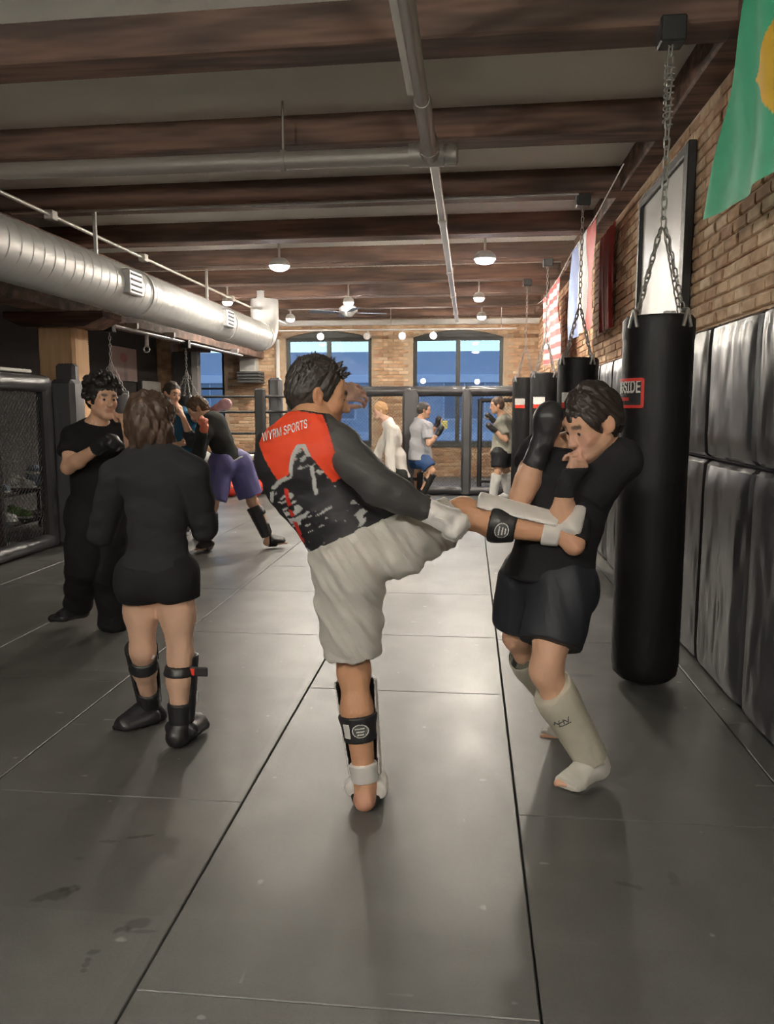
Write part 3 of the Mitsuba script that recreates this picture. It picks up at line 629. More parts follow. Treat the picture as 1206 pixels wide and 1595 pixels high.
hg = trimesh.creation.icosphere(3, 0.12); hg.vertices = hg.vertices * [1.1, 0.9, 1] + [-5.09, 8.95, 0.675]; put('shell', hg, BLUEGREY, hm, smooth=True)
put('brow_pad', tube([(-5.09 + 0.135 * math.cos(t), 8.95 + 0.112 * math.sin(t), 0.70) for t in np.linspace(0, 2 * np.pi, 25)[:-1]], 0.02, 8, closed=True), WHITE, hm, smooth=True)
nt = thing('notice', 'small yellow paper notice stuck on the right window pane behind the cage', 'notice')
put('paper', box((-0.595, YB + 0.115, 1.02), (-0.47, YB + 0.12, 1.19)), princ('yellow_paper', (0.75, 0.66, 0.20), 0.8), nt)
for j in range(3): put('printed_line', box((-0.58, YB + 0.113, 1.06 + 0.04 * j), (-0.49, YB + 0.1152, 1.068 + 0.04 * j)), CHARM, nt)
# building across the street
bd = thing('street_building', 'blue-grey building across the street seen through the windows', 'building')
FWALL = princ('facade', (0.42, 0.47, 0.55), 0.8); FGLASS = princ('facade_glass', (0.20, 0.25, 0.33), 0.25); FBAND = princ('facade_band', (0.62, 0.66, 0.72), 0.8)
put('wall', box((-42, 36, -9), (30, 46, 3.95)), FWALL, bd)
for z in (2.75, 0.2, -3.2): put('band', cbox((-42, 35.75, z - 0.18), (30, 36.02, z + 0.18), 0.03), FBAND, bd)
for j, z0 in enumerate((0.9, -2.6)):
    for i in range(22):
        x = -36 + 2.9 * i
        wk = put('window', cbox((x, 35.93, z0), (x + 1.9, 36.03, z0 + 2.0), 0.02), FBAND, bd)
        for q in (0, 1): put('pane', box((x + 0.08 + q * 0.9, 35.90, z0 + 0.1), (x + 0.92 + q * 0.9, 35.95, z0 + 1.9)), FGLASS, wk)
put('street', box((-60, 17.6, -9.2), (60, 36, -9.0)), FWALL, bd)

# ================================================================ figures: signed-distance bodies, one surface each
def frame(z, yhint):
    """rows right, fwd, up: up = z, fwd near yhint"""
    z = unit(z); x = unit(np.cross(yhint, z)); y = np.cross(z, x)
    return np.array([x, y, z])
def RC(a, b, ra, rb, k=0.025, tag='', neg=False): return dict(t='rc', a=np.asarray(a, float), b=np.asarray(b, float), ra=ra, rb=rb, k=k, tag=tag, neg=neg)
def EL(c, R, r, k=0.03, tag='', neg=False): return dict(t='el', c=np.asarray(c, float), R=np.asarray(R, float), r=np.asarray(r, float), k=k, tag=tag, neg=neg)
def SP(c, r, k=0.02, tag='', neg=False): return RC(c, np.asarray(c, float) + 1e-4, r, r, k, tag, neg)
def bounds(p, o=0.0):
    if p['t'] == 'rc':
        return np.minimum(p['a'] - p['ra'], p['b'] - p['rb']) - o, np.maximum(p['a'] + p['ra'], p['b'] + p['rb']) + o
    e = np.sqrt(((p['R'] * p['r'][:, None]) ** 2).sum(0)); return p['c'] - e - o, p['c'] + e + o
def dist(p, X, o=0.0):
    if p['t'] == 'rc':
        ab = p['b'] - p['a']; q = [X[i] - p['a'][i] for i in range(3)]
        t = np.clip((q[0] * ab[0] + q[1] * ab[1] + q[2] * ab[2]) / (ab @ ab), 0, 1)
        return np.sqrt(sum((q[i] - t * ab[i]) ** 2 for i in range(3))) - (p['ra'] + (p['rb'] - p['ra']) * t) - o
    q = [X[i] - p['c'][i] for i in range(3)]; r = p['r'] + o; l = [sum(p['R'][j][i] * q[i] for i in range(3)) for j in range(3)]
    k0 = np.sqrt(sum((l[j] / r[j]) ** 2 for j in range(3))); k1 = np.sqrt(sum((l[j] / r[j] ** 2) ** 2 for j in range(3))) + 1e-9
    return k0 * (k0 - 1) / k1
def smin(a, b, k):
    h = np.maximum(k - np.abs(a - b), 0) / k
    return np.minimum(a, b) - h * h * k * 0.25
def smax(a, b, k): return -smin(-a, -b, k)
class Grid:
    rk = .009
    def __init__(s, lo, hi, h):
        s.lo, s.h = np.asarray(lo, float) - 3 * h, h
        s.n = np.ceil((np.asarray(hi) + 3 * h - s.lo) / h).astype(int) + 1
        s.ax = [(s.lo[i] + h * np.arange(s.n[i])).astype(np.float32) for i in range(3)]
    def new(s): return np.full(s.n, 0.5, np.float32)
    def slc(s, lo, hi):
        a = np.clip(np.floor((lo - s.lo) / s.h).astype(int), 0, s.n - 1); b = np.clip(np.ceil((hi - s.lo) / s.h).astype(int) + 1, 1, s.n)
        return tuple(slice(i, max(j, i + 1)) for i, j in zip(a, b))
    def X(s, sl): return [s.ax[0][sl[0]][:, None, None], s.ax[1][sl[1]][None, :, None], s.ax[2][sl[2]][None, None, :]]
    def fill(s, prims, o=0.0, cuts=(), arr=None):
        A = s.new() if arr is None else arr
        for p in prims:
            lo, hi = bounds(p, abs(o) + p['k'] + 2.5 * s.h); sl = s.slc(lo, hi)
            d = dist(p, s.X(sl), -o if p['neg'] else o)
            A[sl] = smax(A[sl], -d, p['k']) if p['neg'] else smin(A[sl], d, p['k'])
        X = s.X((slice(None),) * 3)
        for c in cuts:
            n, q = unit(c[0]), np.asarray(c[1], float)
            A = smax(A, (n[0] * (X[0] - q[0]) + n[1] * (X[1] - q[1]) + n[2] * (X[2] - q[2])).astype(np.float32), s.rk)
        return A
    def mesh(s, A):
        a = A; S = a < 0
        c = [S[i:S.shape[0] - 1 + i, j:S.shape[1] - 1 + j, k:S.shape[2] - 1 + k] for i in (0, 1) for j in (0, 1) for k in (0, 1)]
        cnt = sum(x.astype(np.int8) for x in c); act = (cnt > 0) & (cnt < 8)
        I = np.argwhere(act)
        if not len(I): return None
        num = np.zeros(act.shape, np.int32) - 1; num[act] = np.arange(len(I))
        off = np.array([(i, j, k) for i in (0, 1) for j in (0, 1) for k in (0, 1)])
        val = np.stack([a[tuple((I + o).T)] for o in off], 1)
        P = np.zeros((len(I), 3)); W = np.zeros(len(I))
        for u in range(8):
            for w in range(u + 1, 8):
                if np.abs(off[u] - off[w]).sum() != 1: continue
                m = (val[:, u] < 0) != (val[:, w] < 0)
                t = val[m, u] / (val[m, u] - val[m, w])
                P[m] += off[u] + (off[w] - off[u]) * t[:, None]; W[m] += 1
        P = (I + P / W[:, None]) * s.h + s.lo
        F = []
        for ax in range(3):
            sh = [slice(None)] * 3; sa, sb = list(sh), list(sh); sa[ax] = slice(None, -1); sb[ax] = slice(1, None)
            A0, A1 = S[tuple(sa)], S[tuple(sb)]
            E = np.argwhere(A0 != A1); u, w = [(1, 2), (2, 0), (0, 1)][ax]
            ok = (E[:, u] > 0) & (E[:, w] > 0) & (E[:, u] < S.shape[u] - 1) & (E[:, w] < S.shape[w] - 1); E = E[ok]
            fl = A0[tuple(E.T)]
            eu, ew = np.eye(3, dtype=int)[u], np.eye(3, dtype=int)[w]
            q = np.stack([num[tuple((E - eu - ew).T)], num[tuple((E - ew).T)], num[tuple(E.T)], num[tuple((E - eu).T)]], 1)
            q[~fl] = q[~fl][:, ::-1]; F.append(q)
        q = np.vstack(F); q = q[(q >= 0).all(1)]
        return trimesh.Trimesh(P, np.vstack([q[:, [0, 1, 2]], q[:, [0, 2, 3]]]), process=False)
def soften(m, it):
    from scipy.sparse import coo_matrix
    f = np.array(m.faces); v = np.array(m.vertices); i = np.r_[f[:, 0], f[:, 1], f[:, 2]]; j = np.r_[f[:, 1], f[:, 2], f[:, 0]]
    A = coo_matrix((np.ones(2 * len(i)), (np.r_[i, j], np.r_[j, i])), (len(v), len(v))).tocsr(); A.data[:] = 1; d = np.maximum(np.asarray(A.sum(1)).ravel(), 1)[:, None]
    for k in range(2 * it):
        v = v + (0.5 if k % 2 == 0 else -0.53) * ((A @ v) / d - v)
    m.vertices = v
def vnormals(m):
    v, f = np.array(m.vertices), np.array(m.faces); n = np.zeros_like(v); fn = np.cross(v[f[:, 1]] - v[f[:, 0]], v[f[:, 2]] - v[f[:, 0]])
    for k in range(3): np.add.at(n, f[:, k], fn)
    return n / np.maximum(np.linalg.norm(n, axis=1, keepdims=True), 1e-12)
def solid(parts, h, disp=None, k=0.015, smooth_it=2):
    """parts: list of (prims, offset, cuts); joined smoothly"""
    P = [(p, o) for pr, o, cu in parts for p in pr if not p['neg']]
    lo = np.min([bounds(p, max(o, 0))[0] for p, o in P], 0); hi = np.max([bounds(p, max(o, 0))[1] for p, o in P], 0)
    g = Grid(lo - 0.01, hi + 0.01, h); A = None
    for pr, o, cu in parts:
        B = g.fill(pr, o, cu); A = B if A is None else smin(A, B, k)
    m = g.mesh(A)
    if smooth_it: soften(m, smooth_it)
    if disp is not None:
        n = vnormals(m); m.vertices = m.vertices + n * disp(np.array(m.vertices), n)[:, None]
    return m
def fold(p, d, freq, amp, seed=0, warp=0.7):
    """soft ridges running across direction d"""
    d = unit(d); t = p @ d
    w = meshkit.fbm(p * 4.0 + seed, 2, seed) * warp
    s = np.sin((t * freq + w * 6) * 1.0)
    return amp * (np.sign(s) * np.abs(s) ** 1.5) * (0.25 + 1.3 * meshkit.noise(p * 5 + 3 * seed, seed + 2))
# ---- heads and hands
def head_prims(c, fwd, up, s=1.0, beard=False):
    R = frame(up, fwd); L = lambda x, y, z: c + s * (x * R[0] + y * R[1] + z * R[2])
    P = [EL(L(0, -.012, .032), R, V(.074, .096, .086) * s, .02), EL(L(0, .036, -.035), R, V(.060, .060, .082) * s, .03),
         EL(L(0, .056, .040), R, V(.056, .036, .042) * s, .03)]
    for e in (-1, 1):
        P += [RC(L(e * .052, .0, -.055), L(e * .018, .066, -.098), .020 * s, .018 * s, .03), SP(L(e * .040, .062, -.024), .025 * s, .02),
              RC(L(e * .012, .088, .024), L(e * .046, .070, .024), .011 * s, .010 * s, .018),
              SP(L(e * .031, .098, .002), .0135 * s, .014, neg=True),
              EL(L(e * .031, .076, .002), R, V(.016, .013, .0115) * s, .006),
              SP(L(e * .0115, .104, -.036), .0085 * s, .008)]
        P.append(EL(L(e * .031, .0845, .0095), R, V(.0165, .0100, .0075) * s, .004)); P.append(EL(L(e * .031, .083, -.0085), R, V(.015, .008, .004) * s, .004))
        ax = frame(R[2] - .15 * R[1], R[1] * 0.9 - e * R[0] * .35)
        P += [EL(L(e * .081, -.012, -.002), ax, V(.011, .022, .034) * s, .006), EL(L(e * .074, -.002, -.024), ax, V(.009, .010, .012) * s, .008),
              EL(L(e * .096, -.006, .002), ax, V(.011, .012, .022) * s, .004, neg=True)]
    P += [RC(L(0, .088, .012), L(0, .114, -.032), .0085 * s, .0125 * s, .012), SP(L(0, .072, -.102), .021 * s, .02),
          EL(L(0, .091, -.061), R, V(.023, .009, .0065) * s, .006), EL(L(0, .089, -.074), R, V(.021, .0095, .0075) * s, .006),
          EL(L(0, .104, -.0672), R, V(.022, .008, .0018) * s, .004, neg=True)]
    for p in P: p['tag'] = 'head'
    return P, R, L
def hand_prims(w, d, pn, curl=0.5, s=1.0, left=False, spread=0.0, thumb=0.5, tag='hand'):
    """w wrist, d towards the knuckles, pn the way the palm faces"""
    d = unit(d); pn = unit(pn - d * (pn @ d)); side = np.cross(d, pn) * (-1 if left else 1)   # towards the thumb
    P = []; kn = [w + d * (.088 - .006 * abs(i - 1.2)) * s + side * (.030 - .020 * i) * s for i in range(4)]
    for i in range(4): P.append(RC(w + d * .012 * s + side * (.016 - .0105 * i) * s, kn[i], .0155 * s, .0125 * s, .014))
    P.append(RC(w + d * .03 * s + side * .018 * s + pn * .008 * s, w + d * .06 * s - side * .012 * s + pn * .006 * s, .016 * s, .015 * s, .012))
    for i in range(4):
        ln = (.042, .047, .043, .034)[i] * s; a = 0.15 + curl * 1.25; q = kn[i]; rr = (.0088, .0091, .0087, .0077)[i] * s
        sd = side * spread * (1.5 - i) * .15
        for j, (f, da) in enumerate(((1.0, 0), (.66, curl * 1.45 + .08), (.50, curl * 1.0 + .05))):
            a += da; v = unit(d * math.cos(a) + pn * math.sin(a) + sd)
            e = q + v * ln * f; P.append(RC(q, e, rr * (1 - .06 * j), rr * (.94 - .06 * j), .004 if j else .008)); q = e
    t0 = w + d * .022 * s + side * .026 * s + pn * .006 * s
    v1 = unit(d * .75 + side * (.75 - .5 * thumb) + pn * (.15 + .7 * thumb)); t1 = t0 + v1 * .042 * s
    v2 = unit(d * (.9 - .3 * thumb) + side * (.25 - .75 * thumb) + pn * (.1 + .5 * thumb)); t2 = t1 + v2 * .032 * s; t3 = t2 + unit(v2 - side * .3 * thumb) * .024 * s
    P += [RC(t0, t1, .0145 * s, .0105 * s, .012), RC(t1, t2, .0102 * s, .0094 * s, .004), RC(t2, t3, .0094 * s, .0078 * s, .004)]
    for p in P: p['tag'] = tag
    return P
def foot_prims(ank, toe, s=1.0, tag='foot', up=None):
    fd = toe - ank; up = V(0, 0, 1) if up is None else unit(up)
    fl = unit(fd - up * (fd @ up)); sd = np.cross(fl, up)
    heel = ank - up * .045 * s - fl * .030 * s; ball = ank + fl * .115 * s - up * .055 * s
    P = [RC(ank, heel, .036 * s, .034 * s, .02), RC(ank + fl * .01 * s, ball + up * .010 * s, .038 * s, .024 * s, .025), RC(heel, ball - sd * .02 * s, .030 * s, .022 * s, .025), RC(heel, ball + sd * .022 * s, .030 * s, .022 * s, .025)]
    for i in range(5):
        b = ball + sd * (.034 - .017 * i) * s; P.append(RC(b, b + fl * (.062 - .009 * i) * s - up * .006 * s, .0135 * s, (.0125 if i == 0 else .0095) * s, .008))
    for p in P: p['tag'] = tag
    return P
class Human:
    """joints in world metres -> primitives by tag"""
    def __init__(s, J, k=1.0, fem=False, curl=(0.9, 0.9), palms=None, heads=1.0, thick=1.0, hdir=None):
        g = lambda n: np.asarray(J[n], float)
        s.J = J; P = []; mh = (g('hipL') + g('hipR')) / 2; s.mh = mh; nk = g('neck')
        up = unit(nk - mh); hr, sr = unit(g('hipR') - g('hipL')), unit(g('shoR') - g('shoL'))
        hf = unit(np.cross(J.get('hup', up), hr)); hu = np.cross(hr, hf); cf = unit(np.cross(up, sr)); cu = np.cross(unit(sr), cf); cu = unit(cu)
        s.hr, s.hf, s.hu, s.cr, s.cf, s.cu = hr, hf, hu, unit(sr), cf, cu
        L = np.linalg.norm(nk - mh); bend = J.get('bend', 0.0)
        s.waist = np.asarray(J.get('waist', mh + (nk - mh) * .36 - cf * bend * .5)); s.chest = np.asarray(J.get('chest', mh + (nk - mh) * .70 - cf * bend))
        HR, CR = np.array([hr, hf, hu]), np.array([s.cr, cf, cu])
        w = .92 if fem else 1.0
        T_ = dict(tag='torso')
        P += [EL(mh + hu * .02, HR, V(.162, .112, .125) * k, .05, **T_), EL(s.waist, CR, V(.138 * w, .098, .16) * k * thick, .06, **T_),
              EL(s.chest, CR, V(.160 * w, .112 * w, .19) * k * thick, .06, **T_), EL(s.chest + cu * .07 - cf * .015, CR, V(.165 * w, .095, .11) * k, .05, **T_)]
        for e, n in ((-1, 'L'), (1, 'R')):
            sh = g('sho' + n)
            P += [RC(nk - cu * .035, sh, .062 * k * w, .058 * k * w, .05, **T_), RC(nk + cu * .03 - cf * .01, sh + cu * .015, .045 * k, .038 * k, .05, **T_),
                  EL(g('hip' + n) - hf * .045 - hu * .035, HR, V(.088, .085, .095) * k, .05, tag='glute'),
                  EL(s.chest + s.cr * e * .075 * k + cf * .055 + cu * .02, CR, V(.075, .055, .07) * k, .04, **T_)]
        for n in 'LR':
            sh, el, wr = g('sho' + n), g('elb' + n), g('wri' + n)
            P += [SP(sh, .060 * k * w, .04, 'armU' + n), RC(sh, el, .054 * k * w, .040 * k * w, .03, 'armU' + n), SP(sh + (el - sh) * .45, .050 * k * w, .03, 'armU' + n),
                  RC(el, el + (wr - el) * .3, .040 * k * w, .045 * k * w, .025, 'armF' + n), RC(el + (wr - el) * .3, wr, .044 * k * w, .028 * k, .025, 'armF' + n)]
            hip, kn, an = g('hip' + n), g('kne' + n), g('ank' + n)
            back = unit(np.cross(np.cross(an - kn, kn - hip), an - kn)) if np.linalg.norm(np.cross(unit(an - kn), unit(kn - hip))) > .12 else -hf
            back = -hf if np.linalg.norm(back) < .5 else back
            if J.get('back' + n) is not None: back = unit(J['back' + n])
            P += [RC(hip, hip + (kn - hip) * .5, .092 * k, .078 * k, .04, 'thigh' + n), RC(hip + (kn - hip) * .5, kn, .078 * k, .056 * k, .04, 'thigh' + n),
                  SP(kn - back * .010, .054 * k, .03, 'calf' + n), RC(kn, kn + (an - kn) * .32 + back * .016 * k, .050 * k, .056 * k, .03, 'calf' + n),
                  RC(kn + (an - kn) * .32 + back * .014 * k, an, .055 * k, .036 * k, .03, 'calf' + n)]
            for q in foot_prims(an, g('toe' + n), k, 'foot' + n, J.get('fup' + n)): P.append(q)
            hd = J.get('hd' + n); hd = unit(hd) if hd is not None else unit(wr - el)
            pn = J.get('pn' + n); pn = pn if pn is not None else np.cross(hd, s.cr)
            P += hand_prims(wr, hd, np.asarray(pn, float), curl[0 if n == 'L' else 1], k, n == 'L', J.get('spread', 0.0), J.get('thumb' + n, 0.5), 'hand' + n)
        hp, s.HR, s.HL = head_prims(g('head'), J['face'], J['hup_'], k * heads); P += hp
        P += [RC(nk - cu * .02, s.HL(0, -.022, -.055), .062 * k, .054 * k * (0.9 if fem else 1), .03, 'neck')]
        s.P, s.k, s.hs = P, k, k * heads
    def pick(s, *tags): return [p for p in s.P if p['tag'] in tags]
    def limb(s, a, b, t0, t1, ra, rb, kk=.03): A, B = np.asarray(s.J[a], float), np.asarray(s.J[b], float); return RC(A + (B - A) * t0, A + (B - A) * t1, ra, rb, kk)
def spots_colour(base, spots, seed=0, var=0.10):
    base = np.asarray(base, float)
    def f(p):
        c = base * (1 - var + 2 * var * meshkit.fbm(p * 11, 3, seed))[:, None]
        for (q, r, col, a) in spots:
            t = np.clip(1.3 - np.linalg.norm(p - q, axis=1) / r, 0, 1)[:, None] * a
            t = np.clip(t * 2.5, 0, a); c = c * (1 - t) + np.asarray(col) * t
        return c
    return f
def face_spots(H, skin, lips=(0.36, 0.13, 0.10), brow=(0.03, 0.02, 0.016), stubble=0.0):
    L, s = H.HL, H.hs; sk_ = np.asarray(skin)
    sp = [(L(x, .096, -.067), .013 * s, lips, .55) for x in (-.014, 0, .014)]
    for e in (-1, 1):
        sp += [(L(e * x, y, .027), .0085 * s, brow, .85) for x, y in ((.018, .094), (.029, .092), (.040, .086))]
        sp += [(L(e * .045, .07, -.03), .03 * s, sk_ * V(1.1, .85, .8), .35), (L(e * .078, -.01, 0), .03 * s, sk_ * V(1.12, .85, .8), .3)]
    if stubble: sp += [(L(x, .06, z), .035 * s, sk_ * .45, stubble) for x, z in ((-.04, -.08), (0, -.1), (.04, -.08))] + [(L(x, .1, -.05), .012 * s, sk_ * .4, stubble) for x in (-.012, .012)]
    return sp
def put_body(k, H, skin, h, spots=(), eyes=True):
    m = solid([(H.P, 0.0, ())], h)
    put('body', m, SKIN, k, smooth=True, color=spots_colour(skin, spots)(np.array(m.vertices)))
    if eyes:
        for e in (-1, 1):
            s = trimesh.creation.icosphere(3, .0112 * H.hs); c = H.HL(e * .031, .0825, .001); f = unit(H.HR[1])
            d = (np.array(s.vertices) @ f) / (.0112 * H.hs); s.apply_translation(c)
            col = np.where((d > .90)[:, None], V(.006, .005, .004), np.where((d > .62)[:, None], V(.035, .018, .011), V(.45, .41, .38)))
            put('eye', s, EYE, k, smooth=True, color=col)
    return m
def put_cloth(name, k, parts, h, col, mat=None, disp=None, label=None, sub=None, kk=.015, it=2):
    m = solid(parts, h, disp, kk, it); p = np.array(m.vertices)
    c = col(p, vnormals(m)) if callable(col) else np.asarray(col, float) * (0.88 + 0.24 * meshkit.fbm(p * 9, 3, 3))[:, None]
    key = put(name, m, mat or CLOTH, sub or k, smooth=True, color=c, label=label)
    return key, m
def put_hair(k, prims, cuts, h, col, amp=.008, freq=55, strand=None, seed=0, label=None, offs=0.0, stretch=0.25):
    def d(p, n):
        q = p.copy()
        if strand is not None:
            u = unit(strand); q = q - np.outer(q @ u, u) * (1 - stretch)
        return amp * (2 * meshkit.fbm(q * freq, 3, seed) - 1)
    m = solid([(prims, offs, cuts)], h, d); p = np.array(m.vertices)
    q = p if strand is None else p - np.outer(p @ unit(strand), unit(strand)) * (1 - stretch)
    put('hair', m, HAIR, k, smooth=True, color=np.asarray(col, float) * (0.55 + 0.9 * meshkit.fbm(q * freq * 1.3, 3, seed + 5))[:, None], label=label)
def cap_hair(H, grow=.012, top=.02, back=-.06, front=.055):
    """cranium cover with a hairline; returns prims"""
    L, R, s = H.HL, H.HR, H.hs
    P = [EL(L(0, -.018, .040), R, V(.074 + grow, .094 + grow, .084 + top) * s, .02), EL(L(0, -.052, -.005), R, V(.066 + grow, .055 + grow, .075) * s, .03)]
    P += [EL(L(0, .098, -.045), R, V(.098, .075, .085) * s, .02, neg=True)]
    for e in (-1, 1): P += [EL(L(e * .100, .004, -.036), R, V(.040, .036, .060) * s, .010, neg=True)]
    return P

# ================================================================ garments and gear shared by the figures
def Jt(H, a, b, t): A, B = np.asarray(H.J[a], float), np.asarray(H.J[b], float); return A + (B - A) * t
def sleeve(H, n, t, off=.014, flare=.0, full=False, tf=1.0):
    """upper sleeve to fraction t, or long sleeve to fraction tf of the forearm"""
    P = H.pick('armU' + n) + [RC(H.J['sho' + n], Jt(H, 'sho' + n, 'elb' + n, max(t, .2)), .058 * H.k, (.052 + flare) * H.k, .03)]
    if full:
        P += H.pick('armF' + n); d = unit(Jt(H, 'elb' + n, 'wri' + n, 1) - Jt(H, 'elb' + n, 'wri' + n, 0)); return (P, off, [(d, Jt(H, 'elb' + n, 'wri' + n, tf))])
    d = unit(Jt(H, 'sho' + n, 'elb' + n, 1) - Jt(H, 'sho' + n, 'elb' + n, 0)); return (P, off, [(d, Jt(H, 'sho' + n, 'elb' + n, t))])
def torso_part(H, off, hem_q, hem_n, neck=.035, extra=()):
    nq = np.asarray(H.J['neck'], float) + H.cu * neck; nn = unit(H.cu + .35 * H.cf)
    return (H.pick('torso', 'glute') + list(extra), off, [(hem_n, hem_q), (nn, nq)])
def leg_part(H, n, t, r0, r1, off=.012, calf=False, tc=1.0):
    hip, kn = np.asarray(H.J['hip' + n], float), np.asarray(H.J['kne' + n], float)
    P = H.pick('thigh' + n, 'glute') + [RC(hip, hip + (kn - hip) * min(1, t + .06), r0 * H.k, r1 * H.k, .04)]
    if calf:
        an = np.asarray(H.J['ank' + n], float); P += H.pick('calf' + n) + [RC(kn, kn + (an - kn) * tc, r1 * H.k, r1 * .85 * H.k, .04)]
        return (P, off, [(unit(an - kn), kn + (an - kn) * tc)])
    return (P, off, [(unit(kn - hip), hip + (kn - hip) * t)])
def band(H, tags, a, b, off, extra=()):
    """ring between two planes; a, b: points, normal along a->b"""
    d = unit(np.asarray(b, float) - np.asarray(a, float)); return (H.pick(*tags) + list(extra), off, [(-d, a), (d, b)])
def shin_guard(k, H, n, front, h, outer, inner=(.012, .012, .013), t0=.06, t1=.93, straps=((.30, .44), (.80, .92)), strap_cols=((.012, .012, .013), (.012, .012, .013)), foot=True, foot_col=None, name='shin_guard', width=.012, toes=.75):
    kn, an = np.asarray(H.J['kne' + n], float), np.asarray(H.J['ank' + n], float); ax = unit(an - kn); L = np.linalg.norm(an - kn)
    fr = unit(front - ax * (front @ ax)); c = fr * .018 * H.k; s = H.k
    P = [RC(kn + ax * L * t0 + c, an + c, .080 * s, .060 * s, .02), RC(kn + ax * L * t0 - fr * .01, an - fr * .01, .069 * s, .046 * s, .012, neg=True)]
    g = (P, 0, [(-ax, kn + ax * L * t0 + fr * 0), (ax, kn + ax * L * t1), (-fr, kn + fr * width)])
    def col(p, nn):
        r = p - kn; r = r - np.outer(r @ ax, ax) - c; r /= np.maximum(np.linalg.norm(r, axis=1, keepdims=True), 1e-6)
        o = (r * nn).sum(1) > .25; t = ((p - kn) @ ax) / L
        cc = np.where(o[:, None], np.asarray(outer), np.asarray(inner)); return cc
    key, _ = put_cloth(name, k, [g], h, col, GEAR)
    for (a, b), cc in zip(straps, strap_cols):
        put_cloth('strap', k, [band(H, ('calf' + n,), kn + ax * L * a, kn + ax * L * b, .012)], h, cc, GEAR, sub=key)
    if foot:
        toe = np.asarray(H.J['toe' + n], float); up = H.J.get('fup' + n); up = V(0, 0, 1) if up is None else unit(up); fl = toe - an; fl = unit(fl - up * (fl @ up))
        b = an + fl * .13 * s * toes / .75 - up * .035 * s
        sd = np.cross(fl, up); Pf = [RC(an + fr * .02 + up * .01, b, .048 * s, .044 * s, .02)] + [RC(an + fl * .015 - up * .02 + sd * e * .046, b + sd * e * .028 - up * .012, .037 * s, .030 * s, .02) for e in (-1, 1)]
        put_cloth('instep_guard', k, [(Pf, 0, [(-fl, an + fl * -.012), (-up, an - up * .055 * s)])], h, outer if foot_col is None else foot_col, GEAR, sub=key)
        put_cloth('foot_strap', k, [(H.pick('foot' + n), .014, [(-fl, an + fl * -.014), (fl, an + fl * .075), (up, an - up * .030 * s)])], h, inner, GEAR, sub=key)
    return key, kn, an, ax, fr, L
def fist_glove(k, H, n, h, col, off=.012, cuff=.10, name='glove', mat=None, blob=0.0, label=None):
    w, e = np.asarray(H.J['wri' + n], float), np.asarray(H.J['elb' + n], float); d = unit(w - e)
    hd = unit(H.J['hd' + n]) if H.J.get('hd' + n) is not None else d
    parts = [(H.pick('hand' + n), off, [])]
    if blob: parts = [([EL(w + hd * (.03 + blob) * H.k, frame(hd, V(.1, .2, 1) if abs(hd[2]) < .9 else V(1, 0, 0)), V(blob * .95, blob, blob * 1.15)), RC(w, w + hd * .04, .040, .040)], 0, [])]
    parts.append(([RC(w - d * cuff, w + hd * .02, .040 * H.k, .036 * H.k)], .004, [(-d, w - d * cuff)]))
    return put_cloth(name, k, parts, h, col, mat or GEAR, label=label, disp=lambda p, n_: .003 * (2 * meshkit.noise(p * 40, 3) - 1))
def surf_map(verts, axes, cond):
    """projects decal vertices (u, v, w) onto the surface points; axes right, up, out"""
    from scipy.spatial import cKDTree
    r, u, o = axes; A = verts[cond]; T2 = cKDTree(np.c_[A @ r, A @ u]); dep = A @ o
    def f(m, lift=.0015):
        q = np.array(m.vertices); d, i = T2.query(q[:, :2], k=6); w = 1 / (d + 1e-4); z = (dep[i] * w).sum(1) / w.sum(1)
        return np.outer(q[:, 0], r) + np.outer(q[:, 1], u) + np.outer(z + lift + q[:, 2], o)
    return f
SK1, SK2, SK3, SK4 = (0.52, 0.275, 0.155), (0.56, 0.33, 0.215), (0.60, 0.375, 0.26), (0.60, 0.35, 0.225)
BLK = V(.016, .016, .018)
